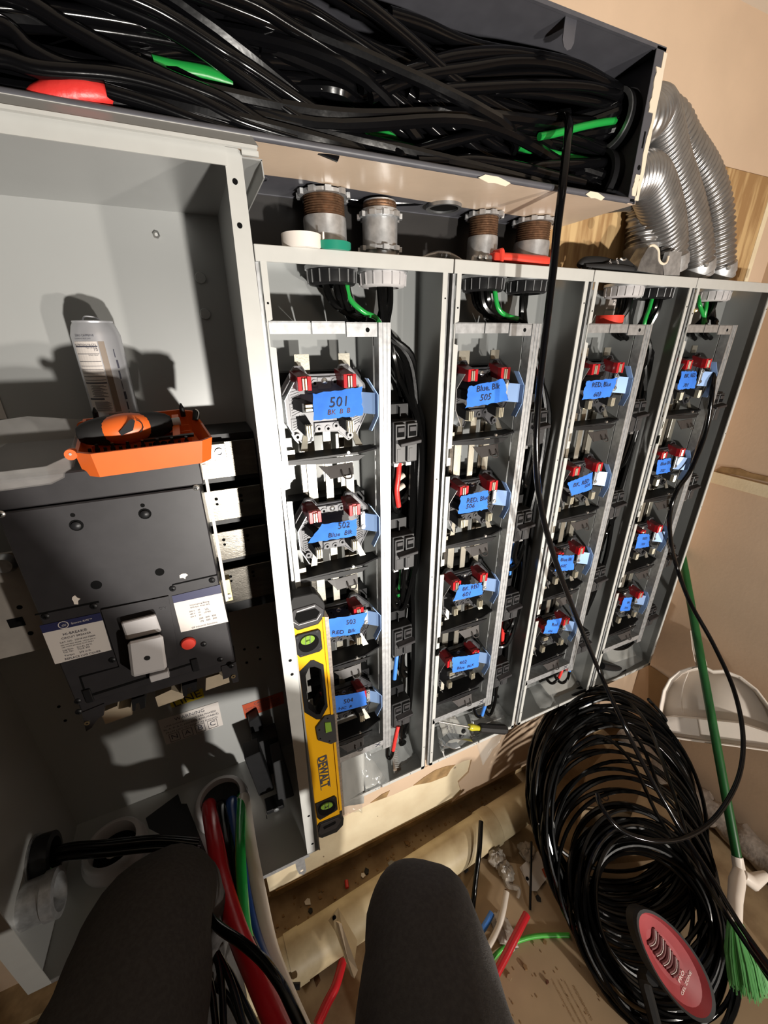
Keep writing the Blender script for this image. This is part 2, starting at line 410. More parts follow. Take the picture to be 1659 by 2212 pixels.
        # bent bus straps feeding the socket from below
        for q, w, sgn in ((.062, .013, -1), (.150, .014, 1)):
            st = MB().hull8([(x+q, .040, z-.085), (x+q+w*.6, .040, z-.085), (x+q+w*.6, .043, z-.085), (x+q, .043, z-.085)], [(x+q+sgn*.012, .030, zz+.010), (x+q+sgn*.012+w, .030, zz+.010), (x+q+sgn*.012+w, .034, zz+.010), (x+q+sgn*.012, .034, zz+.010)])
            build(st, 'bus_strap', 'bus', t)
    for z in ZS:
        build(MB().box((x+.020, .018, z-.148), (x+.036, .045, z-.118)).box((x+.012, .03, z-.15), (x+.017, .05, z-.105)), 'terminal_clip', 'bus', t)
    return t
for i in range(4): cabinet(i)
# ------------------------------------------------------------------ meter sockets
TAGS = [['501', '502', '503', '504'], ['505', '506', '601', '602'], ['603', '604', '605', '606'], ['701', '702', '703', '704']]
def make_socket(kind):
    r = thing('meter_socket', 'socket', 'meter socket', (0, 0, 0))
    m = {'g': 'socket_grey', 'm': 'socket_mid', 'd': 'socket_dark'}[kind]
    oc = [(-.079, -.013), (-.052, .026), (-.039, .026), (-.030, .011), (.026, .011), (.034, .027), (.047, .027), (.080, -.010), (.084, -.061), (.060, -.105), (.043, -.114), (.022, -.094), (-.024, -.091), (-.033, -.111), (-.048, -.113), (-.078, -.071)]
    build(MB().xz(oc, .038, .050), 'base', m, r, bevel=.0012)
    rim = MB()
    for i in range(len(oc)):
        a, b = oc[i], oc[(i+1) % len(oc)]
        rim.tube([(a[0], .037, a[1]), (b[0], .037, b[1])], .0018, 5)
    build(rim, 'rim', m, r)
    for z0 in (-.022, -.049, -.076):
        for xa, xb in ((-.066, -.046), (.052, .070)):
            rb = MB().box((xa, .036, z0-.011), (xb, .0385, z0+.011))
            for k in range(4): rb.prism([(xa+.002, .0345, z0-.010+k*.005), (xa+.004, .0345, z0-.010+k*.005), (xb-.002, .0345, z0-.004+k*.004), (xb-.004, .0345, z0-.004+k*.004)], (0, .002, 0))
            build(rb, 'ribbed_pad', m, r)
    pl = MB().box((-.032, .033, -.020), (.030, .038, .008)).box((-.024, .033, -.093), (.026, .038, -.075)).box((-.013, .031, -.014), (.013, .034, .007))
    build(pl, 'centre_block', m, r, bevel=.0008)
    for bx, bz in ((-.018, -.003), (.020, -.002), (-.016, -.086), (.018, -.083), (.002, -.087), (-.058, -.098), (.046, -.104)):
        q = build(MB().lathe([(.0065, 0), (.0065, .005), (.0028, .005), (.0028, .001)], (bx, .036, bz), (0, -1, 0), 14), 'screw_boss', m, r, True)
        build(MB().cyl((bx, .0312, bz), (bx, .034, bz), .0026, 8), 'boss_hole', 'hole', q)
    s = build(MB().lathe([(.0058, 0), (.0058, .003), (.004, .0045), (.0001, .0048)], (0, .033, 0), (0, -1, 0), 14), 'screw', 'screw', r, True)
    build(MB().box((-.0045, .0278, -.0007), (.0045, .0285, .0007)), 'screw_slot', 'hole', s)
    # covered line jaws above, bare load jaws below
    for jx, jz, red in ((-.044, .000, 1), (.039, .001, 1), (-.041, -.082, 0), (.038, -.080, 0)):
        w = .012 if red else .007
        if red:
            h = MB().hull8([(jx-w-.005, .038, jz-.006), (jx+w-.008, .038, jz-.006), (jx+w-.008, .038, jz+.020), (jx-w-.005, .038, jz+.020)], [(jx-w, .012, jz-.012), (jx+w, .012, jz-.012), (jx+w, .012, jz+.012), (jx-w, .012, jz+.012)])
            build(h, 'jaw_housing', 'red_dark', r)
            c = build(MB().box((jx-w, .0005, jz-.012), (jx-.005, .016, jz+.012)).box((jx+.005, .0005, jz-.012), (jx+w, .016, jz+.012)).box((jx-.005, .004, jz+.009), (jx+.005, .016, jz+.012)).box((jx-.005, .010, jz-.012), (jx+.005, .016, jz+.009)), 'jaw_cover', 'red_plastic', r, bevel=.0006)
            build(MB().box((jx-.0042, -.0005, jz-.011), (jx-.0008, .012, jz+.009)).box((jx+.0008, -.0005, jz-.011), (jx+.0042, .012, jz+.009)), 'jaw', 'jaw', c, bevel=.0008)
        else:
            h = MB().hull8([(jx-.016, .038, jz+.000), (jx+.003, .038, jz+.000), (jx+.003, .038, jz+.022), (jx-.016, .038, jz+.022)], [(jx-.008, .010, jz-.010), (jx+.006, .010, jz-.010), (jx+.006, .010, jz+.009), (jx-.008, .010, jz+.009)])
            c = build(h, 'jaw_housing', 'black_plastic', r)
            build(MB().box((jx-.0068, -.001, jz-.011), (jx-.0035, .014, jz+.010)).box((jx-.0025, -.001, jz-.012), (jx+.0005, .014, jz+.010)).box((jx+.0018, -.001, jz-.011), (jx+.0055, .014, jz+.010)), 'jaw', 'jaw', c, bevel=.0008)
    h = build(MB().hull8([(-.062, .038, -.046), (-.050, .038, -.046), (-.050, .038, -.026), (-.062, .038, -.026)], [(-.050, .008, -.050), (-.030, .008, -.050), (-.030, .008, -.034), (-.050, .008, -.034)]), 'neutral_block', 'black_plastic', r)
    build(MB().box((-.046, .001, -.048), (-.028, .010, -.0425)).box((-.046, .001, -.041), (-.028, .010, -.0355)), 'neutral_jaw', 'jaw', h, bevel=.0008)
    # bent guide strips: one on the left, a wider bright one on the right
    lb = [(-.062, .003), (-.081, -.026), (-.080, -.068), (-.064, -.103)]
    g = MB()
    for a, b in zip(lb, lb[1:]): g.hull8([(a[0], .004, a[1]), (a[0]+.0016, .004, a[1]), (a[0]+.0016, .034, a[1]), (a[0], .034, a[1])], [(b[0], .004, b[1]), (b[0]+.0016, .004, b[1]), (b[0]+.0016, .034, b[1]), (b[0], .034, b[1])])
    build(g, 'guide_strip', 'bracket_galv', r)
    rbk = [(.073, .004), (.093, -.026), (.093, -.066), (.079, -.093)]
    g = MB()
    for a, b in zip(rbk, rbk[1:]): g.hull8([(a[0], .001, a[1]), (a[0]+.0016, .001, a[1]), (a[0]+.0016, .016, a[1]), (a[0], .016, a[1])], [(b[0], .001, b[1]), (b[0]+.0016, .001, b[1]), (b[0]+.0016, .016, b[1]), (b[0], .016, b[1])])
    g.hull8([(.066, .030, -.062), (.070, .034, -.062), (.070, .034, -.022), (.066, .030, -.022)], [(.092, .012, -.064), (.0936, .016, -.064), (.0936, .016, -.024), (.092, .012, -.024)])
    build(g, 'ground_bracket', 'bracket_blue_reflection', r)  # bare metal bracket; the tape's blue reflection is put into its base colour
    g = MB().box((.060, .024, -.058), (.070, .030, -.016))
    build(g, 'ground_lug', 'galv', r, bevel=.001)
    for z in (-.022, -.05): build(MB().lathe([(.004, 0), (.004, .003), (.0001, .0035)], (.065, .024, z), (0, -1, 0), 10), 'lug_screw', 'screw', r, True)
    return r
PROTO = {}
TPX = {'501': [(675, 851), (783, 835), (784, 897), (677, 909)], '502': [(695, 1133), (770, 1122), (772, 1157), (666, 1174)], '503': [(710, 1338), (794, 1323), (777, 1369), (711, 1377)], '504': [(722, 1505), (789, 1493), (793, 1523), (722, 1542)],
       '505': [(1013, 836), (1090, 818), (1098, 866), (1007, 881)], '506': [(996, 1073), (1056, 1058.5), (1054, 1100), (990, 1111)], '601': [(994, 1264), (1041, 1260), (1044, 1284), (980, 1299)], '602': [(978, 1421), (1037, 1412), (1034, 1441), (979, 1454)],
       '603': [(1268, 824), (1336, 816), (1318, 858), (1259, 863)], '604': [(1227, 1043), (1282, 1020), (1279, 1057), (1237, 1071)], '605': [(1206, 1200), (1240, 1200), (1240, 1231), (1200, 1234)], '606': [(1184, 1340), (1214.5, 1335.5), (1204, 1368), (1173.5, 1369)],
       '701': [(1474, 802), (1507, 802), (1503, 838), (1464, 842)], '702': [(1423, 994), (1452, 989), (1447.5, 1020), (1417, 1026)], '703': [(1380, 1154), (1404, 1153.5), (1402.6, 1181), (1374, 1185)], '704': [(1349, 1292), (1367, 1290), (1361.6, 1319), (1340, 1321)]}
WR = {'501': [('501', .5, .42, .024), ('BK  B  B', .5, .16, .012)], '502': [('502', .66, .62, .017), ('Blue  Blk', .62, .18, .014)], '503': [('503', .6, .6, .016), ('RED  Blk', .45, .14, .015)], '504': [('504', .42, .55, .016), ('NC  R', .33, .16, .013)],
      '505': [('Blue, Blk', .5, .66, .016), ('505', .42, .22, .018)], '506': [('RED, Blue', .6, .55, .015), ('506', .35, .26, .015)], '601': [('BK. RED', .5, .66, .014), ('601', .38, .22, .017)], '602': [('602', .35, .55, .015), ('Blue  BLK', .45, .2, .014)],
      '603': [('RED, Blue', .5, .62, .015), ('603', .45, .1, .015)], '604': [('BK, RED', .45, .55, .015), ('604', .7, .28, .013)], '605': [('Blue BK', .5, .66, .014), ('605', .35, .25, .014)], '606': [('Red', .55, .55, .017), ('606', .4, .12, .012)],
      '701': [('BK, RED', .5, .66, .013), ('701', .35, .12, .013)], '702': [('Blue BK', .5, .62, .013), ('702', .35, .14, .013)], '703': [('RED', .5, .62, .012), ('703', .4, .2, .012)], '704': [('BK', .5, .6, .012), ('704', .4, .2, .012)]}
rowname = ['top', 'second from the top', 'third from the top', 'lowest']
SK = {}
for i in range(4):
    for j in range(4):
        tg = TAGS[i][j]; kind = 'g' if tg == '501' else ('m' if tg == '502' else 'd')
        if kind not in PROTO: PROTO[kind] = make_socket(kind); o = PROTO[kind]
        else: o = copy_tree(PROTO[kind])
        o.location = (XS[i]+.105, 0, ZS[j]); SK[tg] = o
        o['label'] = '%s meter socket, blue tape marked %s, %s in %s cabinet' % ({'g': 'light grey', 'm': 'dark grey', 'd': 'black'}[kind], tg, rowname[j], ORD[i])
        o['category'] = 'meter socket'; o['group'] = 'meter sockets with blue tape tags'
NU, NV = 14, 8
for tg, o in SK.items():
    q = [AY(x, y, -.004) for x, y in TPX[tg]]
    rn = random.Random(int(tg))
    nz = [[rn.uniform(-1, 1) for _ in range(NU+1)] for _ in range(NV+1)]
    def bul(u, v): return -.003*math.sin(u*3.1)*math.sin(v*3.1)+.006*(u-.5)**2
    def tp(u, v):
        p = q[3].lerp(q[2], u).lerp(q[0].lerp(q[1], u), v)
        a = nz[int(round(v*NV))][int(round(u*NU))]
        p = p+Vector((0, -.0007*a+bul(u, v), 0))
        if v in (0, 1): p += Vector((0, 0, .0016*a))
        if u in (0, 1): p += Vector((.0016*a, 0, 0))
        return p
    tp_o = build(MB().grid(tp, NU, NV), 'tape', 'blue_tape', o, True, label='torn blue painter\'s tape with handwriting')
    ux = (q[2]-q[3]); wd = ux.length; hh = (q[0]-q[3]).length
    for s, fu, fv, sz in WR[tg]:
        c = q[3].lerp(q[2], fu).lerp(q[0].lerp(q[1], fu), fv)
        mb = text_mb(s, sz*1.05, shear=.15, fit=wd*.82); ex = ux.normalized(); o2 = MB(); o2.f = mb.f
        for v in mb.v:
            u_ = min(1, max(0, fu+v.x/wd)); v_ = min(1, max(0, fv+v.y/hh))
            o2.v.append(c+ex*v.x+Vector((0, bul(u_, v_)-.0013, v.y)))
        build(o2, 'handwriting', 'ink_brown' if (tg == '501' and 'BK' in s) else 'ink', tp_o)
# ------------------------------------------------------------------ small breakers in the side gutters
def make_breaker():
    r = thing('circuit_breaker', 'b', 'circuit breaker', (0, 0, 0))
    build(MB().box((0, .020, -.088), (.056, .085, 0)), 'body', 'mcb_plastic', r, bevel=.0015)
    for k in (0, 1):
        x = .003+k*.027
        f = build(MB().box((x, .012, -.084), (x+.023, .021, -.004)), 'pole_face', 'mcb_plastic', r, bevel=.001)
        build(MB().box((x+.003, .0112, -.030), (x+.020, .013, -.008)), 'window', 'hole', f)
        build(MB().box((x+.004, .0095, -.020), (x+.019, .0125, -.010)), 'rocker', 'breaker_plastic', f, bevel=.0008)
        build(MB().box((x+.004, .0110, -.080), (x+.012, .0125, -.055)), 'face_label', 'mcb_plastic', f)
    h = MB().hull8([(.008, .012, -.044), (.056, .012, -.040), (.056, .012, -.032), (.008, .012, -.036)], [(.008, -.002, -.048), (.056, -.002, -.043), (.056, -.002, -.036), (.008, -.002, -.041)])
    build(h, 'handle_tie', 'breaker_plastic', r, bevel=.001)
    for x in (.012, .040): build(MB().box((x-.006, .025, -.096), (x+.006, .05, -.087)), 'terminal', 'galv_dark', r)
    build(MB().box((-.02, .05, .0), (.05, .10, .03)).box((0, .04, .0), (.002, .06, .025)).box((.026, .04, 0), (.028, .06, .025)), 'line_shroud', 'black_plastic', r)
    return r
pb = None
for i in range(4):
    for j in range(4):
        if pb is None: pb = make_breaker(); o = pb
        else: o = copy_tree(pb)
        o.location = (XS[i]+.238, 0, 1.078-.2605*j)
        o['label'] = 'black two-pole breaker, %s in the side gutter of the %s meter cabinet' % (rowname[j], ORD[i])
        o['category'] = 'circuit breaker'; o['group'] = 'small black breakers in the meter cabinets'
# ------------------------------------------------------------------ conduit bushings inside the cabinet tops
BUSH = [(-.213, 'black'), (-.116, 'grey'), (.108, 'black'), (.222, 'black'), (.522, 'grey'), (.632, 'black'), (.867, 'grey')]
BL = ['black ribbed bushing nearest the left post of the first meter cabinet', 'pale grey ribbed bushing under the top of the first meter cabinet', 'black ribbed bushing nearer the left post of the second meter cabinet', 'black ribbed bushing over the gutter of the second meter cabinet',
      'grey metal bushing above the red tape roll in the third cabinet', 'black bushing over the gutter of the third meter cabinet', 'grey bushing under the top of the rightmost meter cabinet']
for (bx, c), lb in zip(BUSH, BL):
    t = thing('conduit_bushing', lb, 'bushing', (bx, .056, 1.318), 'bushings under the cabinet tops')
    m = 'black_plastic' if c == 'black' else 'grey_plastic'
    build(MB().lathe([(.030, 0), (.0385, .001), (.0415, .004), (.0425, .020), (.041, .024), (.032, .024), (.030, 0)], (bx, .056, 1.318), (0, 0, 1), 32, False), 'collar', m, t, True)
    g = MB()
    for k in range(16):
        a = 2*math.pi*k/16
        g.tube([(bx+.0425*math.cos(a), .056+.0425*math.sin(a), 1.321), (bx+.0432*math.cos(a), .056+.0432*math.sin(a), 1.340)], .0011, 4)
    build(g, 'grip_rib', 'galv' if c == 'black' else m, t)
    build(MB().ring((bx, .056, 1.342), (0, 0, 1), .046, .03, .006, 24), 'locknut', 'galv', t, True)
# ------------------------------------------------------------------ overhead wireway
TY, TZ0, TZ1, TX1, TX0 = -.096, 1.452, 1.655, .314, -1.85
t = thing('wireway', 'dark grey sheet metal wireway packed with black cables above the cabinets', 'cable trough', (-.3, 0, TZ0))
build(MB().box((TX0, .106, TZ0), (TX1, .109, TZ1)), 'back_panel', 'dark_paint', t)
build(MB().box((TX0, TY+.002, TZ1-.002), (TX1, .109, TZ1)), 'top_panel', 'dark_paint', t)
build(MB().box((TX0, TY+.002, TZ0+.001), (TX1, .109, TZ0+.003)), 'bottom_panel', 'dark_paint', t)
bp = MB().prism([(TX0, TY+.004, TZ0-.0005), (TX1, TY+.004, TZ0-.0005), (TX1, .108, TZ0-.0005), (.268, .108, TZ0-.0005), (.262, .055, TZ0-.0005), (.19, .045, TZ0-.0005), (.05, .040, TZ0-.0005), (-.1, .030, TZ0-.0005), (-.2, .022, TZ0-.0005), (-.26, .012, TZ0-.0005), (-.31, .014, TZ0-.0005), (TX0, .02, TZ0-.0005)], (0, 0, .0014))
build(bp, 'painted_underside', 'trough_beige', t, label='underside oversprayed with beige wall paint')
build(MB().tube([(TX0, TY, TZ0+.003), (TX1-.02, TY, TZ0+.003)], .0045, 10), 'front_lip', 'dark_paint', t, True)
build(MB().box((TX0, TY-.002, TZ1-.004), (TX1, TY+.003, TZ1+.001)), 'top_lip', 'dark_paint', t)
build(MB().box((TX1-.003, TY, TZ0), (TX1, .109, TZ1)), 'end_panel', 'dark_paint', t)
build(MB().box((TX1-.022, TY-.002, TZ0+.006), (TX1+.0005, TY, TZ1)), 'end_flange', 'dark_paint', t, bevel=.0006)
rr = random.Random(3)
for xa, xb, za, zb in ((TX1-.006, TX1+.004, TZ0+.004, TZ1-.006), (TX1-.016, TX1+.002, 1.575, 1.63), (TX1-.018, TX1-.004, 1.462, 1.492)):
    n = 9; L = []; Rg = []
    for k in range(n+1):
        z = za+(zb-za)*k/n
        L.append((xa+rr.uniform(-.002, .003), z)); Rg.append((xb-rr.uniform(0, .002), z))
    q_y = TY-.0026-.0005*(za < 1.5)-.0009*(za > 1.55)
    build(MB().xz(L+Rg[::-1], q_y, TY-.002), 'paint_residue', 'peel', t)
build(MB().box((TX1, TY+.002, TZ0), (TX1+.003, .109, TZ1)), 'end_paint', 'trough_beige', t)
for px, py, w in ((1068, 392, .030), (1285, 425, .022)):
    p = AY(px, py, TY-.0045)
    pl = [(p.x-w, p.z+.001), (p.x-w*.6, p.z+.006), (p.x+w*.2, p.z+.006), (p.x+w, p.z+.001), (p.x+w*.7, p.z-.004), (p.x, p.z-.002), (p.x-w*.4, p.z-.003)]
    build(MB().xz(pl, p.y-.001, p.y), 'paint_flake', 'peel', t)
p = AY(1115, 300, TY-.0025)
build(MB().cyl((TX1-.011, TY-.0028, 1.502), (TX1-.011, TY, 1.502), .0035, 10), 'flange_hole', 'hole', t); build(MB().box((TX1-.014, TY-.003, 1.528), (TX1-.011, TY-.001, 1.55)), 'flange_slot', 'hole', t)
# hanging tab under the top
q = AZ(1240, 34, TZ1-.002)
tb = [(q.x-.011, q.z), (q.x+.011, q.z), (q.x+.011, q.z-.024), (q.x+.007, q.z-.031), (q.x, q.z-.034), (q.x-.007, q.z-.031), (q.x-.011, q.z-.024)]
build(MB().prism([(x, TY+.006, z) for x, z in tb], (0, .0015, 0)), 'hanger_tab', 'dark_paint', t)
build(MB().ring((-.327, .035, TZ0-.0012), (0, 0, 1), .017, .0135, .001, 20), 'knockout_ring', 'dark_paint', t)
build(MB().ring((-.001, .042, TZ0-.006), (0, 0, 1), .032, .026, .006, 28), 'open_knockout', 'galv_dark', t, True)
build(MB().cyl((-.001, .042, TZ0-.003), (-.001, .042, TZ0-.001), .0265, 24), 'knockout_dark', 'hole', t)
# big bushings in the right end
for hy, hz, lb in ((-.035, 1.585, 'large black bushing with a grey rim in the upper right end of the wireway'), (-.022, 1.507, 'large black bushing in the lower right end of the wireway')):
    h = thing('end_bushing', lb, 'bushing', (TX1-.03, hy, hz), 'bushings in the wireway end')
    build(MB().lathe([(.034, 0), (.041, .001), (.043, .022), (.036, .024), (.034, 0)], (TX1-.027, hy, hz), (1, 0, 0), 32, False), 'collar', 'black_plastic', h, True)
    build(MB().ring((TX1-.027, hy, hz), (1, 0, 0), .0425, .036, -.003, 32), 'rim', 'galv_dark' if hz > 1.55 else 'black_plastic', h, True)
    build(MB().cyl((TX1-.006, hy, hz), (TX1-.0035, hy, hz), .036, 24), 'bore', 'hole', h)
# ------------------------------------------------------------------ nipples joining the wireway to the cabinets
NIP = [(-.2205, .034, 1, 'rusty-threaded conduit nipple behind the green tape roll'), (-.121, .030, 0, 'bright conduit coupling second from the left under the wireway'),
       (.098, .028, 1, 'conduit nipple with long brown thread left of the red tool handle'), (.221, .034, 1, 'rightmost conduit nipple, just left of the hanging black cable')]
for x, r, th, lb in NIP:
    y = .055; h = thing('conduit_nipple', lb, 'conduit nipple', (x, y, TOP), 'conduit nipples under the wireway')
    tz = 1.440 if not th else (1.416 if x < 0 else 1.412)
    zt0 = 1.446
    if th:
        g = MB(); n = 9
        prof = [(r*.93, TOP)]
        for k in range(n*2+1):
            z = tz+(zt0-tz)*k/(n*2); prof.append((r*(.93 if k % 2 else .985), z))
        build(MB().lathe([(a, z-TOP) for a, z in prof], (x, y, TOP), (0, 0, 1), 28), 'thread', 'rust_thread', h, True)
        build(MB().lathe([(r*.9, 0), (r*1.04, .001), (r*1.04, tz-TOP-.004), (r*1.02, tz-TOP), (r*.9, tz-TOP)], (x, y, TOP), (0, 0, 1), 30, False), 'coupling', 'galv', h, True)
    else:
        build(MB().lathe([(r*.9, 0), (r*1.02, .002), (r*1.02, .062), (r*1.08, .064), (r*1.08, .072), (r*.93, .074), (r*.93, .085)], (x, y, TOP), (0, 0, 1), 30, False), 'coupling', 'galv', h, True)
        build(MB().lathe([(r*.9, .0), (r*.93, .002), (r*.97, .004), (r*.93, .006), (r*.97, .008), (r*.93, .011)], (x, y, 1.435), (0, 0, 1), 28), 'thread', 'rust_thread', h, True)
    for zz, up in ((zt0-.002, 1), (TOP+.001, 0)):
        if not up and th: continue
        ro = r*1.16; zl = zz if up else TOP+.012
        if up and not th: zl = 1.424
        lk = MB().ring((x, y, zl), (0, 0, 1), ro, r*.9, .005, 28)
        for k in range(10):
            a = 2*math.pi*k/10+.2; c, s = math.cos(a), math.sin(a); e = Vector((-s, c, 0))*.006; o_ = Vector((x+c*ro*.98, y+s*ro*.98, zl-.0015)); d_ = Vector((c, s, 0))*.005
            lk.prism([o_-e, o_+e, o_+e*.8+d_, o_-e*.8+d_], (0, 0, .0075))
        build(lk, 'locknut', 'galv', h)
# ------------------------------------------------------------------ flexible conduits at the right
def flex(name, pts, r, label, pitch=.0128):
    P = spline(pts, 40); L = [0]
    for a, b in zip(P, P[1:]): L.append(L[-1]+(b-a).length)
    n = int(L[-1]/(pitch/8)); Q = []; Rr = []; k = 0
    for i in range(n+1):
        s = L[-1]*i/n
        while k < len(L)-2 and L[k+1] < s: k += 1
        f = (s-L[k])/max(1e-9, L[k+1]-L[k]); Q.append(P[k].lerp(P[k+1], f)); Rr.append(r*(.985+.065*math.sin(2*math.pi*i/8)))
    t = thing('flexible_conduit', label, 'flexible conduit', P[-1], 'grey flexible metal conduits')
    build(MB().tube(Q, Rr, 28), 'corrugated_tube', 'conduit_flex', t, 3.0)
    e = P[-1]; d = (P[-1]-P[-4]).normalized()
    c = MB().lathe([(r*.9, -.028), (r*1.1, -.026), (r*1.1, -.004), (r*1.02, 0), (r*1.02, .008), (r*.9, .008)], e, d, 26, False)
    build(c, 'connector', 'galv', t, True)
    build(MB().lathe([(.005, 0), (.005, .004), (.003, .006), (.0001, .006)], e-d*.015+Vector((-.5, -.86, 0))*r*1.1, (-.5, -.86, 0), 10), 'clamp_screw', 'screw', t, True)
    return t
yy = .05
flex('a', [(TX1-.002, -.022, 1.507), (.36, -.018, 1.510), AY(1396, 384, .0), AY(1428, 455, .03), AY(1440, 520, .05), AY(1441, 560, .056), AY(1441, 582, .056)], .041, 'nearest grey flexible conduit, leaving the wireway lowest and bending down behind the metal fitting')
flex('b', [(TX1-.002, .055, 1.507), (.37, .058, 1.508), AY(1378, 420, .066), AY(1388, 480, .066), AY(1384, 540, .06), AY(1383, 560, .058)], .033, 'shadowed grey flexible conduit farthest left, half hidden behind the metal fitting')
flex('c', [(TX1-.002, -.035, 1.592), (.37, -.033, 1.598), AY(1416, 245, .0), AY(1445, 345, .035), AY(1483, 453, .052), AY(1502, 540, .056), AY(1503, 592, .056)], .038, 'grey flexible conduit in the middle of the bundle, between its two bright neighbours')
flex('d', [(TX1-.002, .060, 1.600), (.40, .066, 1.625), AY(1430, 252, .072), AY(1476, 314, .072), AY(1520, 380, .072), AY(1544, 455, .066), AY(1550, 540, .058), AY(1550, 597, .056)], .037, 'outermost grey flexible conduit curving down in front of the plywood')
# ------------------------------------------------------------------ cables in the wireway
CR_ = .0076
LABC = 'black insulated cable in the packed tangle of the overhead wireway'
GRC = 'black cables packed in the wireway'
def pxs(lst): return [AY(a, b, c) for a, b, c in lst]
def cable(pts, r, m, label, cat='cable', group=None, n=7, seg=10, name='cable'):
    mb = MB().tube(spline(pts, n), r, seg); o = build(mb, name, m, None, True, 0, pts[-1]); return tag(o, label, cat, group)
H = []
def hy(lst, y0, y1, w=1):
    n = len(lst); return [AY(a, b, y0+(y1-y0)*k/(n-1)) for k, (a, b) in enumerate(lst)]
heroes = [
 ([(-180, -60), (38, -2), (145, 58), (260, 121), (376, 174), (480, 216), (580, 275), (660, 306), (730, 335)], -.100, -.085),
 ([(110, -70), (290, 0), (376, 43), (480, 110), (545, 150), (689, 246), (834, 330), (905, 365)], -.103, -.07),
 ([(60, -60), (280, 24), (400, 84), (545, 185), (660, 266), (780, 326)], -.092, -.078),
 ([(430, -70), (600, 0), (690, 38), (880, 165), (960, 235), (1040, 292), (1100, 335)], -.095, -.03),
 ([(350, -60), (530, 0), (631, 58), (747, 130), (880, 231), (970, 310)], -.097, -.055),
 ([(620, -110), (776, 0), (877, 80), (974, 166), (1070, 231), (1132, 262), (1190, 285)], -.108, -.02),
 ([(380, -30), (560, 40), (700, 105), (830, 180), (930, 265), (1000, 330)], -.088, -.03),
 ([(640, -60), (760, 14), (860, 70), (960, 140), (1060, 230), (1110, 300)], -.07, .0),
 ([(500, -30), (640, 52), (780, 120), (880, 190), (1000, 290)], -.075, -.02),
 ([(-150, 60), (0, 55), (70, 110), (160, 150), (300, 165), (420, 210), (560, 280), (610, 298)], -.098, -.088),
 ([(-150, 120), (0, 125), (90, 150), (260, 165), (400, 205), (520, 262), (640, 300)], -.1, -.09),
 ([(230, 195), (330, 225), (430, 262), (520, 285)], -.092, -.086),
 ([(-100, 10), (60, 20), (200, 36), (330, 60), (450, 95)], -.085, -.07),
 ([(-100, 45), (80, 50), (250, 70), (400, 95), (560, 130)], -.08, -.06),
 ([(230, 150), (300, 125), (360, 112), (415, 110), (480, 122)], -.07, -.05),
 ([(320, 140), (400, 140), (480, 150), (560, 165), (640, 205)], -.062, -.05),
 ([(490, 140), (580, 132), (660, 145), (770, 168), (880, 195)], -.06, -.02),
 ([(560, 95), (640, 105), (720, 122), (800, 140)], -.06, -.04),
 ([(600, 170), (700, 180), (800, 205), (850, 215)], -.05, -.03),
 ([(420, 230), (520, 232), (600, 260), (660, 300)], -.075, -.07),
 ([(690, 190), (760, 220), (830, 260), (900, 305), (940, 330)], -.055, -.04),
 ([(842, 31), (916, 54), (993, 89), (1062, 108), (1147, 122), (1240, 150)], -.06, -.03),
 ([(760, 20), (850, 45), (940, 80), (1020, 112), (1120, 130)], -.05, -.02),
 ([(780, 190), (870, 156), (974, 124), (1070, 114), (1147, 121), (1244, 142), (1313, 178), (1362, 205)], -.07, -.045),
 ([(800, 210), (896, 168), (1012, 147), (1109, 132), (1205, 139), (1302, 175), (1366, 215)], -.075, -.045),
 ([(850, 160), (930, 150), (1020, 165), (1110, 160), (1200, 160), (1290, 185), (1362, 222)], -.05, -.035),
 ([(900, 200), (1031, 190), (1147, 184), (1263, 187), (1330, 205), (1366, 225)], -.07, -.045),
 ([(1000, 190), (1101, 197), (1186, 204), (1263, 216), (1320, 230), (1362, 235)], -.045, -.04),
 ([(900, 190), (1000, 220), (1080, 260), (1180, 285), (1280, 310), (1335, 330)], -.04, -.03),
 ([(960, 260), (1060, 265), (1150, 280), (1240, 300), (1330, 335)], -.05, -.03),
 ([(1000, 300), (1100, 295), (1200, 305), (1290, 330), (1335, 345)], -.03, -.02),
 ([(900, 350), (966, 350), (1031, 347), (1128, 363), (1186, 378), (1260, 395)], -.085, -.06),
 ([(1040, 382), (1070, 374), (1167, 359), (1282, 352), (1335, 352)], -.075, -.03),
 ([(858, 336), (881, 332), (993, 301), (1128, 266), (1180, 252), (1226, 245)], -.088, -.03),
 ([(880, 200), (960, 262), (1040, 330), (1090, 350)], -.06, -.04),
 ([(1110, 215), (1140, 250), (1150, 300)], .02, .03),
 ([(1090, 200), (1125, 260), (1160, 330)], .03, .03),
 ([(700, 60), (800, 100), (900, 150), (980, 215), (1080, 300)], -.06, .0),
 ([(300, 60), (420, 95), (560, 120), (700, 135), (820, 155), (900, 160)], -.05, -.03),
 ([(820, 110), (900, 125), (980, 160), (1060, 200), (1150, 240)], -.03, .0),
 ([(480, 40), (600, 80), (720, 120), (830, 160), (920, 210)], -.04, -.02)]
HL = {0: 'black cable slanting from the top left corner of the photo down to the wireway lip', 1: 'thick-looking black cable slanting across the front of the wireway left of the tape rolls', 5: 'black cable crossing over the others in front of the wireway right of its middle',
      9: 'black cable running just above the red sleeve and along the grey cabinet rail', 10: 'lower black cable with a curved dip at the left edge of the wireway', 14: 'short black arch of cable above the left green wire', 21: 'uppermost black cable curving under the bare top panel of the wireway',
      23: 'topmost black cable arching into the upper right bushing', 24: 'second black cable arching into the upper right bushing', 27: 'lowest black cable entering the upper right bushing', 31: 'black cable lying flat along the wireway lip at the right', 32: 'black cable rising from the lip into the lower right bushing',
      33: 'black cable rising from the wireway lip rightward to where the hanging cable drops'}
for k, (pl, y0, y1) in enumerate(heroes): cable(hy(pl, y0, y1), CR_, 'cable_black', HL.get(k, LABC), 'cable', GRC)
rc = random.Random(5)
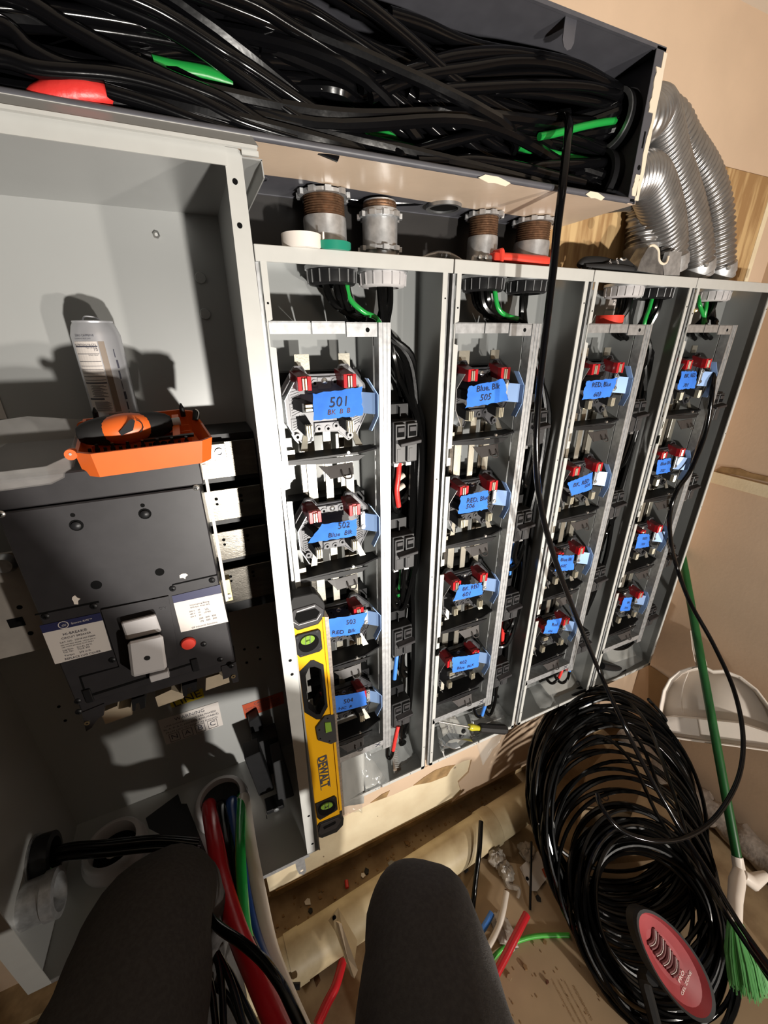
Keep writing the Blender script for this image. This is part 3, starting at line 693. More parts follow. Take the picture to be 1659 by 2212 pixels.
for k in range(58):
    x0 = -1.7; z0 = rc.uniform(1.462, 1.60); y0 = rc.uniform(-.075, .09)
    kind = k % 4; pts = [Vector((x0, y0, z0))]
    xe = .30 if kind < 2 else rc.uniform(-.25, .24)
    for q in range(1, 7):
        f = q/7; x = x0+(xe-x0)*f
        top = 1.615 if x < -.35 else 1.615-.10*min(1, (x+.35)/.5)
        pts.append(Vector((x+rc.uniform(-.05, .05), min(.093, max(-.082, y0+rc.uniform(-.045, .045))), min(top, max(1.464, z0+rc.uniform(-.05, .05))))))
    if kind == 0: pts.append(Vector((.305, -.035+rc.uniform(-.02, .02), 1.585+rc.uniform(-.02, .02))))
    elif kind == 1: pts.append(Vector((.305, -.022+rc.uniform(-.02, .02), 1.507+rc.uniform(-.02, .02))))
    else:
        nx = rc.choice([-.22, -.12, .10, .22]); pts[-1].x = nx-.09; pts.append(Vector((nx-.02, .05, 1.50))); pts.append(Vector((nx, .055, 1.456)))
    cable(pts, CR_, 'cable_black', LABC, 'cable', GRC, 8, 8)
GG = 'green ground wires in the wireway'
cable(hy([(330, 140), (375, 150), (443, 162), (500, 180)], -.07, -.06), .0085, 'cable_green', 'green wire showing left of centre in the wireway tangle', 'wire', GG)
cable(hy([(740, 268), (800, 289), (866, 297), (925, 325)], -.05, -.03), .006, 'cable_green', 'upper green wire above the wireway lip, left of the loop of black cable', 'wire', GG)
cable(hy([(800, 300), (850, 312), (905, 322), (940, 336)], -.055, -.045), .005, 'cable_green', 'lower green wire above the wireway lip', 'wire', GG)
cable(hy([(1165, 295), (1205, 287), (1263, 272), (1317, 262), (1372, 258)], -.05, -.045), .0055, 'cable_green', 'bright green wire running into the upper right bushing', 'wire', GG)
cable(hy([(1120, 315), (1155, 324), (1213, 338), (1290, 355), (1330, 372)], -.03, -.02), .0065, 'cable_green', 'green wire low behind the hanging cable in the wireway', 'wire', GG)
cable(hy([(60, 195), (130, 182), (175, 176), (230, 190)], -.08, -.075), .004, 'cable_green', 'thin green wire beside the red sleeve at the left of the wireway', 'wire', GG)
mb = MB().tube(spline(hy([(60, 214), (110, 208), (170, 202), (215, 205), (250, 211)], -.086, -.086), 6), [.004+.0105*math.sin(math.pi*min(1, max(0, k/24)))**.6 for k in range(25)], 12)
tag(build(mb, 'wire_sleeve', 'red_tape', None, True, 0, AY(180, 195, -.087)), 'fat glossy red sleeve on a cable end at the left of the wireway', 'wire sleeve')
cable(hy([(380, 222), (420, 234), (470, 250)], -.083, -.08), .009, 'red_tape', 'red taped cable end above the grey cabinet rail in the wireway', 'cable')
cable(hy([(385, 250), (430, 255), (480, 262), (530, 280)], -.085, -.08), .009, 'cable_white', 'white cable lying on the wireway lip', 'cable')
# the two loose cables leading down to the coil on the floor
hang = [AY(1140, 275, -.02), AY(1205, 252, -.045), AY(1228, 262, -.075), AY(1224, 320, -.103), AY(1214, 412, -.112), AY(1203, 500, -.108), AY(1193, 600, -.104), AY(1176, 740, -.10), AY(1163, 860, -.10), AY(1158, 980, -.10), AY(1166, 1080, -.10), AY(1190, 1180, -.10), AY(1236, 1310, -.105), AY(1290, 1440, -.11)]
hang += [AD(1345, 1560, 1.18), AD(1405, 1680, 1.20), AD(1470, 1790, 1.18), AD(1540, 1900, 1.12), AD(1600, 2000, 1.04), AD(1680, 2110, .95)]
cable(hang, .0066, 'cable_black', 'long black cable hanging out of the wireway across the cabinets down to the wire coil', 'cable', None, 8, 10)
c2 = [Vector((.876, .056, 1.32)), AY(1545, 745, .05), AY(1540, 830, .0), AY(1525, 930, -.01), AY(1492, 1015, -.012), AY(1462, 1060, -.014), AY(1447, 1110, -.016), AY(1449, 1170, -.016), AY(1462, 1225, -.02)]
c2 += [AD(1490, 1300, 1.38), AD(1540, 1390, 1.36), AD(1585, 1490, 1.33), AD(1605, 1590, 1.28), AD(1595, 1680, 1.24), AD(1550, 1760, 1.2), AD(1490, 1805, 1.17), AD(1420, 1817, 1.15), AD(1345, 1795, 1.15), AD(1300, 1745, 1.17), AD(1290, 1715, 1.2)]
cable(c2, .0066, 'cable_black', 'black cable leaving the rightmost cabinet and looping across the broomstick into the coil', 'cable', None, 8, 10)
# ------------------------------------------------------------------ wires running down the gutters of the meter cabinets
rg = random.Random(21)
def gutter(i, srcs, n, loops):
    x = XS[i]; lab = 'black wire of the bundle in the side gutter of the %s meter cabinet' % ORD[i]
    for k in range(n):
        s = srcs[k % len(srcs)]; left = s < .17
        a = rg.uniform(0, 6.28); rr = rg.uniform(.004, .024)
        p = [Vector((x+s+rr*math.cos(a), .056+rr*math.sin(a), 1.338)), Vector((x+s+rr*math.cos(a)*.9+(.012 if left else .002), .056+rr*math.sin(a)*.9, 1.295))]
        gx = (.272 if i == 2 else .243)+.066*rg.random(); gy = .042+.05*rg.random()
        if left: p += [Vector((x+s+.040, gy*.9+.005, 1.270)), Vector((x+.20, gy, 1.268)), Vector((x+.235, gy, 1.24))]
        else: p += [Vector((x+s+.008+rg.uniform(-.01, .01), gy, 1.24))]
        j = loops[k % len(loops)]; ze = 1.078-.2605*j-.09
        zs = 1.19
        p.append(Vector((x+gx, gy, zs)))
        mx = (.306 if i == 2 else .300)+.026*rg.random(); my = .035+.06*rg.random()
        z = zs-.13
        while z > ze-.02:
            p.append(Vector((x+mx+rg.uniform(-.006, .006), my+rg.uniform(-.006, .006), z))); z -= .16
        dz = rg.uniform(.07, .13); bx = .252+.028*(k % 2)
        p += [Vector((x+mx-.006, my, ze-.03)), Vector((x+mx-.03, my-.005, ze-dz+.012)), Vector((x+bx+.012, .045, ze-dz)), Vector((x+bx-.004, .04, ze-dz+.03)), Vector((x+bx, .038, ze+.004))]
        for q in p: q.z = max(q.z, .022)
        cable(p, .0064, 'wire_black', lab, 'wire', 'wires in the gutter of the %s meter cabinet' % ORD[i], 6, 7, 'wire')
gutter(0, [.137, .137, .234, .234], 14, [1, 1, 0, 2, 1, 3])
gutter(1, [.108, .108, .222], 11, [1, 0, 2, 1, 3])
gutter(2, [.172, .282, .282], 13, [0, 1, 1, 2])
gutter(3, [.167, .17], 6, [0, 1, 2])
def wire(pts, r, m, label, cat='wire', n=7): return cable(pts, r, m, label, cat, None, n, 9, 'wire')
wire([Vector((-.213+.022, .04, 1.335)), Vector((-.19, .035, 1.30)), Vector((-.165, .03, 1.277)), Vector((-.135, .04, 1.266)), Vector((-.11, .06, 1.235))], .0048, 'cable_green', 'green wire curving out of the black bushing in the first meter cabinet')
wire([Vector((.118, .035, 1.335)), Vector((.13, .03, 1.29)), Vector((.155, .03, 1.275)), Vector((.205, .045, 1.266)), Vector((.24, .06, 1.235))], .0048, 'cable_green', 'green wire curving out of the left bushing of the second meter cabinet')
wire([AY(1410, 640, .05), AY(1403, 665, .05), AY(1392, 700, .05), AY(1388, 760, .06)], .0048, 'cable_green', 'green wire hanging beside the red tape roll in the third cabinet')
wire([AY(1508, 640, .055), AY(1512, 660, .04), AY(1522, 690, .05), AY(1528, 720, .06)], .0048, 'cable_green', 'left green wire at the top of the rightmost cabinet')
wire([AY(1528, 640, .055), AY(1525, 665, .045), AY(1519, 700, .05), AY(1518, 720, .06)], .0048, 'cable_green', 'right green wire at the top of the rightmost cabinet')
# coloured tapes on wire ends
wire([AY(862, 1000, .03), AY(860, 1030, .025), AY(857, 1060, .025), AY(861, 1094, .03)], .0060, 'red_tape', 'red taped wire end under the top breaker of the first cabinet')
for k, yy in enumerate((1010, 1040, 1062)):
    wire([AY(832, yy+12, .06), AY(852, yy, .06), AY(872, yy-14, .065)], .0065, 'cable_white', 'white wire behind the red taped end in the first cabinet, %s of three' % ('top', 'middle', 'lowest')[k])
wire([AY(868, 1228, .05), AY(865, 1260, .05), AY(861, 1288, .05)], .0052, 'cable_green', 'green wire under the second breaker of the first cabinet')
wire([AY(858, 1408, .03), AY(855, 1435, .025), AY(852, 1466, .03)], .0058, 'blue_wire_tape', 'blue taped wire end under the third breaker of the first cabinet')
wire([AY(860, 1568, .01), AY(855, 1590, .005), AY(849, 1620, .008)], .0058, 'red_tape', 'red taped wire end hanging low in the first cabinet')
wire([AY(849, 1620, .008), AY(846, 1632, .01), AY(841, 1638, .014), AY(836, 1630, .02), AY(838, 1600, .02), AY(840, 1575, .03)], .0055, 'wire_black', 'black wire loop ending in the red tape in the first cabinet')
wire([AY(1106, 1170, .06), AY(1103, 1200, .055), AY(1100, 1240, .06)], .0060, 'blue_wire_tape', 'blue taped wire behind the rail of the second cabinet')
wire([AY(1088, 1340, .05), AY(1086, 1365, .05), AY(1085, 1392, .055)], .0058, 'red_tape', 'red taped wire end right of the rail in the second cabinet')
wire([AY(1055, 1500, .02), AY(1049, 1520, .012), AY(1041, 1545, .018)], .0056, 'blue_wire_tape', 'blue taped wire end at the bottom of the second cabinet')
wire([AY(1022, 1518, .03), AY(1026, 1540, .02), AY(1034, 1548, .018), AY(1041, 1545, .018)], .0052, 'wire_black', 'black wire loop left of the blue taped end in the second cabinet')
wire([AY(1072, 1470, .04), AY(1070, 1510, .03), AY(1060, 1542, .025), AY(1050, 1538, .03), AY(1046, 1520, .04)], .0052, 'wire_black', 'black wire loop right of the blue taped end in the second cabinet')
wire([AY(1217, 1436, .02), AY(1213, 1450, .015), AY(1207, 1464, .02)], .0052, 'red_tape', 'red taped wire end at the bottom of the third cabinet')
wire([AY(1236, 1426, .02), AY(1233, 1438, .015), AY(1230, 1449, .02)], .0052, 'blue_wire_tape', 'blue taped wire end at the bottom of the third cabinet')
wire([AY(1178, 1452, .03), AY(1182, 1468, .02), AY(1192, 1476, .02), AY(1202, 1470, .02), AY(1207, 1463, .02)], .005, 'wire_black', 'black wire loop under the red taped end in the third cabinet')
wire([AY(1195, 1450, .03), AY(1202, 1466, .022), AY(1214, 1475, .02), AY(1226, 1466, .02), AY(1230, 1448, .02)], .005, 'wire_black', 'black wire loop under the blue taped end in the third cabinet')
wire([AY(1382, 1362, .02), AY(1380, 1370, .016), AY(1377, 1378, .02)], .0056, 'red_tape', 'red taped wire end at the bottom of the rightmost cabinet')
for k in range(3):
    wire([AY(1315+k*3, 1393-k*2, .03+.01*k), AY(1330, 1402-k*2, .025+.01*k), AY(1350, 1400-k*3, .02+.01*k), AY(1367, 1388-k*2, .02+.01*k), AY(1376, 1372, .022+.01*k)], .005, 'wire_black', 'black wire bending under the bottom strip of the rightmost cabinet, %s of three' % ('front', 'middle', 'rear')[k])
# ------------------------------------------------------------------ big breaker cabinet on the left
FY, BY = -.10, .225
LX, RXC, ZB, ZT = -.95, -.3725, .035, 1.442
t = thing('breaker_cabinet', 'large deep grey cabinet at the left holding the main breaker', 'cabinet', (-.65, 0, ZB))
def B(name, m, boxes, p=None, **k):
    mb = MB()
    for a, b in boxes: mb.box(a, b)
    return build(mb, name, m, p or t, **k)
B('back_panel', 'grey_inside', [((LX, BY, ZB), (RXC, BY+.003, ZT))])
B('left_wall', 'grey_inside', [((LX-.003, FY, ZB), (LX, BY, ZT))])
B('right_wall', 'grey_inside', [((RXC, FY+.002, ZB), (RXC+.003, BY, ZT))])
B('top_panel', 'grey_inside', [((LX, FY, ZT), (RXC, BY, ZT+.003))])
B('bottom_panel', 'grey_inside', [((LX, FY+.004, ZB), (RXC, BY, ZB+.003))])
# right flange drawn corner to corner on the front plane
fl = [AY(x, y, FY) for x, y in ((482, 316), (513, 321), (521, 328), (545, 525), (574, 760), (604, 1030), (622, 1235), (646, 1480), (681, 1838), (664, 1845), (606, 1405), (567, 1030), (527, 700))]
build(MB().prism(fl, (0, .002, 0)), 'right_flange', 'flange_paint', t)
for x, y in ((508, 392), (518, 487), (627, 1427), (631, 1457), (667, 1763), (675, 1823)):
    p = AY(x, y, FY-.0005); build(MB().cyl(p, p+Vector((0, .001, 0)), .0032, 12), 'flange_hole', 'hole', t)
zt = AY(300, 330, FY).z
rail = lambda n, m, y, za, zb, x1, th=.002: build(MB().box((LX, y, za), (x1, y+th, zb)), n, m, t)
z1 = AY(300, 240, FY-.012).z
zr0, zr1 = AY(520, 312, FY-.012).z, AY(520, 285, FY-.004).z; xr1 = AY(556, 300, FY-.012).x
build(MB().hull8([(LX, FY-.014, zr0), (xr1, FY-.014, zr0), (xr1, FY-.012, zr0), (LX, FY-.012, zr0)], [(LX, FY+.001, zr1), (xr1-.004, FY+.001, zr1), (xr1-.004, FY+.003, zr1), (LX, FY+.003, zr1)]), 'top_rail', 'grey_inside', t)
build(MB().box((LX, FY, zr1-.001), (xr1-.006, FY+.004, zr1+.0012)), 'top_rail_edge', 'flange_paint', t)
build(MB().box((LX, FY-.014, AY(520, 316, FY-.012).z-.001), (AY(555, 318, FY-.012).x, FY-.008, AY(520, 316, FY-.012).z+.0025)), 'rail_ridge', 'flange_paint', t)
rail('top_lip', 'flange_paint', FY-.002, AY(300, 330, FY-.002).z, AY(520, 316, FY-.012).z+.004, AY(487, 330, FY).x)
build(MB().box((AY(520, 325, FY).x, FY-.006, AY(540, 336, FY-.006).z), (AY(559, 335, FY-.006).x, FY-.002, AY(520, 316, FY-.012).z)), 'rail_end', 'flange_paint', t)
# little open hood right of the flange
h0, h1, h2, h3 = AY(519, 338, FY+.01), AY(566, 346, FY+.01), AY(572, 385, FY+.01), AY(535, 447, .10)
hood = MB().box((-.365, FY+.01, h1.z-.001), (h1.x, .10, h1.z+.001))
hood.hull8([(h1.x-.0015, FY+.01, h1.z), (h1.x, FY+.01, h1.z), (h2.x, FY+.01, h2.z), (h2.x-.0015, FY+.01, h2.z)], [(h1.x-.0015, .10, h1.z), (h1.x, .10, h1.z), (h2.x, .10, h2.z), (h2.x-.0015, .10, h2.z)])
build(hood, 'side_hood', 'grey_inside', t)
# left flange at the lower left
lf = [AY(x, y, FY) for x, y in ((-60, 1750), (0, 1935), (80, 2065), (62, 2090), (0, 1990), (-90, 1850))]
build(MB().box((LX-.02, FY-.001, ZB), (LX+.018, FY+.001, ZT)), 'left_flange', 'flange_paint', t)
b0, b1 = AY(555, 1898, FY), AY(668, 1845, FY)
build(MB().box((LX, FY, ZB-.002), (b1.x, FY+.0015, ZB+.010)), 'bottom_flange', 'galv', t)
for x, y in ((528, 1403), (557, 1399), (533, 1432), (562, 1424), (127, 1527), (141, 1557)):
    p = AY(x, y, BY-.001); build(MB().cyl(p, p+Vector((0, .002, 0)), .0035, 10), 'panel_hole', 'hole', t)
for x, y in ((433, 600), (443, 678)):
    p = AX(x, y, RXC-.0005) if False else AY(x, y, BY-.002)
    build(MB().lathe([(.010, 0), (.009, .002), (.0001, .002)], p, (0, -1, 0), 16), 'knockout', 'grey_inside', t, True)
p = AY(338, 508, BY-.002); build(MB().lathe([(.006, 0), (.006, .004), (.003, .006), (.0001, .006)], p, (0, -1, 0), 6), 'bolt_head', 'screw', t)
# horizontal bus bars right of the breaker with carriers behind
by = .10
for k, (ya, yb, yc, yd) in enumerate(((957, 1036, 946, 1019), (1062, 1129, 1045, 1110), (1155, 1217, 1130, 1195), (1240, 1315, 1212, 1282))):
    za = AY(447, ya, by).z; zb = AY(452, yb, by).z
    b = B('bus_bar', 'bus_dark', [((-.49, by, zb), (RXC-.002, by+.008, za))], bevel=.001)
    for x_ in (-.462, -.415) if k else ():
        for dz in (.018, .029): build(MB().cyl((x_, by-.0006, za-dz), (x_, by+.002, za-dz), .0034 if dz < .02 else .0028, 10), 'bar_hole', 'hole', b)
    B('bus_carrier', 'black_plastic', [((-.49, by+.012, zb-.03), (RXC-.002, BY, za+.012))])
q0 = AY(462, 963, by-.012); 
cl = B('bus_clamp', 'bus', [((-.475, by-.012, AY(450, 992, by).z), (-.43, by, AY(450, 958, by).z))], bevel=.001)
for x_ in (-.465, -.442):
    build(MB().lathe([(.008, 0), (.008, .004), (.0045, .004), (.0045, .001)], (x_, by-.012, AY(450, 976, by).z), (0, -1, 0), 14), 'clamp_bolt', 'galv_dark', cl, True)
cpl = B('copper_strap', 'brass', [((-.478, .03, AY(490, 1300, .03).z), (-.464, .05, AY(490, 1252, .03).z))], bevel=.001)
build(MB().lathe([(.005, 0), (.005, .004), (.0001, .005)], (-.471, .03, AY(490, 1288, .03).z), (0, -1, 0), 12), 'strap_bolt', 'screw', cpl, True)
# left carrier plate with square hole and bolt
lpz0, lpz1 = AY(40, 1415, .06).z, AY(10, 1195, .06).z
lp = B('neutral_plate', 'plate_grey', [((LX, .06, lpz0), (-.775, .066, lpz1))], bevel=.001)
for x, y in ((42, 1312), (66, 1368)): p = AY(x, y, .0594); build(MB().cyl(p, p+Vector((0, .002, 0)), .0042, 10), 'plate_hole', 'hole', lp)
p = AY(35, 1345, .0594); build(MB().box((p.x-.011, .0594, p.z-.009), (p.x+.011, .062, p.z+.009)), 'plate_hole', 'hole', lp)
p = AY(12, 1216, .058); build(MB().lathe([(.017, 0), (.017, .004), (.012, .012), (.0001, .012)], p, (0, -1, 0), 20), 'plate_bolt', 'galv', lp, True)
pp = AY(6, 880, BY-.002)
B('side_label', 'label_white', [((pp.x-.04, BY-.002, pp.z-.02), (pp.x+.0, BY-.001, pp.z+.02))])
# stickers on the back panel
def sticker(name, m, px, y, parent, th=.0008, label=None):
    P = [AY(a, b, y) for a, b in px]; return build(MB().prism(P, (0, th, 0)), name, m, parent, label=label), P
SBY = BY-.0015
st, P = sticker('warning_sticker', 'label_white', ((341, 1557), (471, 1516), (482, 1566), (359, 1609)), SBY, t, label='white sticker headed WARNING')
def onq(P, u, v): return P[3].lerp(P[2], u).lerp(P[0].lerp(P[1], u), v)+Vector((0, -.0006, 0))
def qtext(s, P, u, v, size, fit, name, m, parent, **kw):
    return text(s, size, frame(onq(P, u, v), P[1]-P[0], P[0]-P[3]), name, m, parent, fit=(P[1]-P[0]).length*fit, **kw)
for s, v, z, f in (('WARNING', .80, .030, .50), ('LINE CONNECTIONS ARE PHASED', .66, .014, .86), ('N, A, B, & C (WHERE APPLICABLE)', .53, .014, .92), ('FROM LEFT TO RIGHT AS SHOWN.', .40, .014, .88)):
    qtext(s, P, .5, v, z, f, 'lettering', 'label_print', st)
for k, ch in enumerate('NABC'):
    u = .17+.22*k; qtext(ch, P, u, .13, .026, .1, 'lettering', 'label_print', st)
    c = onq(P, u, .20); g = MB(); ux = (P[1]-P[0]).normalized(); uz = (P[0]-P[3]).normalized(); w, h = .012, .0145
    for a, b in (((-w, -h), (w, -h)), ((w, -h), (w, h)), ((w, h), (-w, h)), ((-w, h), (-w, -h))): g.tube([c+ux*a[0]+uz*a[1], c+ux*b[0]+uz*b[1]], .0006, 4)
    build(g, 'letter_box', 'label_print', st)
st, P = sticker('line_sticker', 'label_yellow', ((366, 1517), (437, 1487), (441, 1506), (371, 1529)), SBY, t, label='yellow sticker reading LINE')
qtext('LINE', P, .52, .12, .05, .82, 'lettering', 'label_print', st)
st, P = sticker('caution_sticker', 'label_orange', ((523, 1524), (611, 1494), (614, 1519), (530, 1552)), SBY, t, label='orange sticker headed CAUTION')
qtext('CAUTION', P, .5, .74, .02, .45, 'lettering', 'label_print', st)
for k in range(4): qtext(['IF THIS EQUIPMENT IS CONNECTED', 'TO A SUPPLY, TURN OFF ALL POWER', 'BEFORE WORKING INSIDE, AND REPLACE', 'ALL COVERS WHEN DONE'][k], P, .48, .56-.14*k, .012, .85, 'lettering', 'label_print', st)
# ------------------------------------------------------------------ main breaker
by0 = -.05
bt = thing('main_breaker', 'big black moulded-case main breaker with a pale grey toggle handle', 'circuit breaker', (-.61, .1, .6))
bx0, bx1 = -.737, -.4815
zs0, zs1 = AY(470, 1245, by0).z, AY(240, 1075, by0).z
zbot = AY(330, 1497, by0).z; ztop = 1.066
build(MB().box((bx0, by0, zbot+.02), (bx1, .20, zs1-.001)).box((bx0, by0+.006, zbot-.004), (bx1, .20, zbot+.022)), 'body', 'breaker_plastic', bt, bevel=.002)
build(MB().box((bx0-.05, by0, zs1+.0015), (bx1+.006, .20, ztop)), 'terminal_cover', 'breaker_plastic', bt, bevel=.002)
build(MB().prism([AY(x, y, by0-.0006) for x, y in ((437, 1004), (444, 1003), (494, 1296), (488, 1300))], (0, .004, 0)), 'side_bracket_glint', 'label_white', bt, label='bracket edge along the right side, its reflected light painted pale')  # side bracket edge; the light it reflects is painted as a pale strip
for x, y in ((165, 1135), (313, 1110)):
    p = AY(x, y, by0-.0006); q_ = build(MB().cyl(p, p+Vector((0, .003, 0)), .0088, 16), 'recess', 'hole', bt)
    build(MB().lathe([(.0062, 0), (.0062, .003), (.004, .0045), (.0001, .0048)], p+Vector((0, .001, 0)), (0, -1, 0), 12), 'recessed_screw', 'black_plastic', q_, True)
for x, y, r in ((157, 1113, .003), (308, 1092, .003), (208, 1264, .0075), (345, 1236, .0068)):
    p = AY(x, y, by0-.0006); build(MB().cyl(p, p+Vector((0, .003, 0)), r, 14), 'recess', 'hole', bt)
for x, y, m in ((424, 1053, 'screw'), (2, 1110, 'screw'), (99, 1331, 'black_plastic'), (203, 1309, 'black_plastic'), (373, 1271, 'black_plastic'), (458, 1253, 'black_plastic'), (440, 1391, 'black_plastic'), (476, 1424, 'black_plastic'), (500, 1438, 'black_plastic'), (243, 1425, 'black_plastic'), (168, 1514, 'black_plastic'), (170, 1537, 'black_plastic')):
    p = AY(x, y, by0); s = build(MB().lathe([(.0052, 0), (.0052, .0015), (.0035, .003), (.0001, .0032)], p, (0, -1, 0), 12), 'cover_screw', m, bt, True)
    build(MB().box((p.x-.0028, p.y-.0036, p.z-.0006), (p.x+.0028, p.y-.003, p.z+.0006)).box((p.x-.0006, p.y-.0036, p.z-.0028), (p.x+.0006, p.y-.003, p.z+.0028)), 'screw_cross', 'hole', s)
for x, y in ((163, 1296), (397, 1244)):
    p = AY(x, y, by0-.0008); pl = []
    for k in range(9): a = 2*math.pi*k/9; r = rr.uniform(.003, .0075); pl.append((p.x+r*math.cos(a), p.z+1.2*r*math.sin(a)))
    build(MB().xz(pl, p.y, p.y+.001), 'paint_blob', 'dustpan', bt)
for pl in ([(372, 1265), (372, 1262), (470, 1240), (470, 1243)], [(75, 1330), (75, 1327), (213, 1298), (214, 1302)], [(218, 1317), (218, 1314), (364, 1286), (364, 1290)]):
    build(MB().prism([AY(x, y, by0-.0005) for x, y in pl], (0, .001, 0)), 'cover_seam', 'hole', bt)
st, P = sticker('rating_label', 'label_white', ((92, 1368), (222, 1340), (241, 1404), (119, 1435)), by0-.001, bt)
top = [AY(x, y, by0-.0012) for x, y in ((85, 1352), (216, 1324), (222, 1340), (92, 1368))]
tb = build(MB().prism(top, (0, .0008, 0)), 'label_band', 'label_blue', bt)
c = onq(top, .36, .5); g = MB().ring(c+Vector((0, .0003, 0)), (0, -1, 0), .0068, .0058, .0004, 20); build(g, 'logo_ring', 'label_white', tb)
qtext('GE', top, .36, .32, .008, .08, 'logo_letters', 'label_white', tb, shear=.3)
qtext('Spectra RMS™', top, .66, .38, .0095, .36, 'lettering', 'label_white', tb, shear=.2)
for s, u, v, z, f, al in (('HI-BREAK®', .50, .80, .0085, .4, 'CENTER'), ('CIRCUIT BREAKER', .50, .69, .0085, .5, 'CENTER'), ('CAT. NO.  SGHA36AT0600', .2, .58, .0075, .6, 'LEFT'), ('600 AMP MAX FRAME  3 POLE 600 V~', .2, .50, .006, .6, 'LEFT'), ('USE WITH RATING PLUG ONLY', .2, .43, .006, .55, 'LEFT'), ('Lug Data    CU-AL 75°C', .2, .34, .006, .5, 'LEFT'), ('Cat. No.    TCLK 365', .2, .27, .006, .45, 'LEFT'), ('Torque     275 in-lb', .2, .16, .006, .45, 'LEFT'), ('REPLACE LUG COVER', .50, .04, .0085, .62, 'CENTER')):
    qtext(s, P, u, v, z, f, 'lettering', 'label_print', st, align=al)
st, P = sticker('interrupting_label', 'label_white', ((375, 1303), (479, 1281), (493, 1343), (391, 1366)), by0-.001, bt)
top = [AY(x, y, by0-.0012) for x, y in ((371, 1288), (476, 1263), (479, 1281), (375, 1303))]
build(MB().prism(top, (0, .0008, 0)), 'label_band', 'label_blue', bt)
for s, u, v, z, f, al in (('Interrupting Rating', .3, .80, .0065, .4, 'LEFT'), ('RMS Sym. Amps (kA)', .3, .72, .006, .4, 'LEFT'), ('240 V     65', .26, .60, .0055, .22, 'LEFT'), ('480 V     35', .26, .51, .0055, .22, 'LEFT'), ('600 V     25', .26, .42, .0055, .22, 'LEFT'), ('UL', .62, .56, .008, .08, 'CENTER'), ('LISTED', .62, .47, .0045, .14, 'CENTER'), ('200   400   600', .6, .30, .0065, .36, 'CENTER'), ('175   350   500', .6, .20, .0065, .36, 'CENTER'), ('GE Industrial Solutions', .5, .05, .007, .55, 'CENTER')):
    qtext(s, P, u, v, z, f, 'lettering', 'label_print', st, align=al)
# escutcheon and toggle
es = build(MB().prism([AY(x, y, by0-.003) for x, y in ((218, 1318), (364, 1288), (386, 1418), (258, 1442))], (0, .004, 0)), 'escutcheon', 'breaker_plastic', bt)
qtext('ON', [AY(x, y, by0-.0035) for x, y in ((335, 1305), (365, 1300), (368, 1320), (338, 1325))], .5, .3, .007, .6, 'lettering', 'mcb_plastic', es)
u0 = MB().hull8([AY(x, y, by0-.004) for x, y in ((260, 1343), (336, 1324), (349, 1362), (272, 1384))], [AY(x, y, by0-.018) for x, y in ((262, 1346), (336, 1328), (349, 1364), (275, 1382))])
build(u0, 'handle_base', 'grey_plastic', bt, bevel=.002)
u1 = MB().hull8([AY(x, y, by0-.004) for x, y in ((276, 1385), (350, 1368), (362, 1440), (288, 1458))], [AY(x, y, by0-.036) for x, y in ((275, 1388), (352, 1371), (361, 1446), (284, 1464))])
hd = build(u1, 'toggle_handle', 'grey_plastic', bt, bevel=.004)
p = AY(318, 1422, by0-.0368); build(MB().cyl(p, p+Vector((0, .002, 0)), .0045, 12), 'handle_hole', 'rubber', hd)
p = AY(346, 1455, by0-.004); build(MB().box((p.x-.016, by0-.012, p.z-.008), (p.x+.014, by0, p.z+.006)), 'rating_plug', 'grey_plastic', bt, bevel=.001)
p = AY(407, 1389, by0-.001); build(MB().lathe([(.0125, 0), (.0125, .002), (.011, .0045), (.0001, .005)], p, (0, -1, 0), 24), 'trip_button', 'tape_red', bt, True)
for pl in ([(175, 1464), (262, 1440), (262, 1438), (172, 1461)], [(170, 1462), (174, 1461), (192, 1512), (188, 1514)], [(195, 1505), (425, 1432), (425, 1428), (195, 1500)]):
    build(MB().prism([AY(x, y, by0-.0006) for x, y in pl], (0, .001, 0)), 'cover_seam', 'hole', bt)
for x, y in ((191, 1505), (422, 1438)):
    p = AY(x, y, by0-.004); build(MB().box((p.x-.006, p.y, p.z-.014), (p.x+.005, p.y+.006, p.z+.014)), 'latch_clip', 'black_plastic', bt, bevel=.001)
for pl in (((176, 1540), (225, 1520), (224, 1545), (212, 1552), (198, 1572), (186, 1580)), ((478, 1440), (510, 1430), (516, 1472), (504, 1476), (498, 1462), (482, 1468))):
    e = build(MB().prism([AY(x, y, by0+.004) for x, y in pl], (0, .05, 0)), 'mounting_ear', 'breaker_plastic', bt)
for x, y in ((188, 1562), (504, 1461)):
    p = AY(x, y, by0+.003); build(MB().ring(p, (0, -1, 0), .0042, .002, .001, 12), 'ear_eyelet', 'brass', bt)
for pl in (((217, 1540), (253, 1525), (256, 1532), (282, 1526), (286, 1544), (228, 1564)), ((335, 1506), (370, 1490), (400, 1500), (396, 1508), (342, 1527)), ((445, 1465), (474, 1456), (482, 1462), (493, 1458), (496, 1474), (444, 1492))):
    build(MB().prism([AY(x, y, by0+.03) for x, y in pl], (0, .04, .0)), 'lug_tab', 'lug_cream', bt)
for pl in (((284, 1512), (312, 1503), (314, 1528), (304, 1532), (300, 1518), (294, 1520), (292, 1536), (286, 1536)), ((392, 1482), (426, 1472), (424, 1492), (414, 1494), (412, 1484), (405, 1486), (404, 1504), (396, 1504))):
    build(MB().prism([AY(x, y, by0+.02) for x, y in pl], (0, .05, 0)), 'phase_barrier', 'black_plastic', bt)
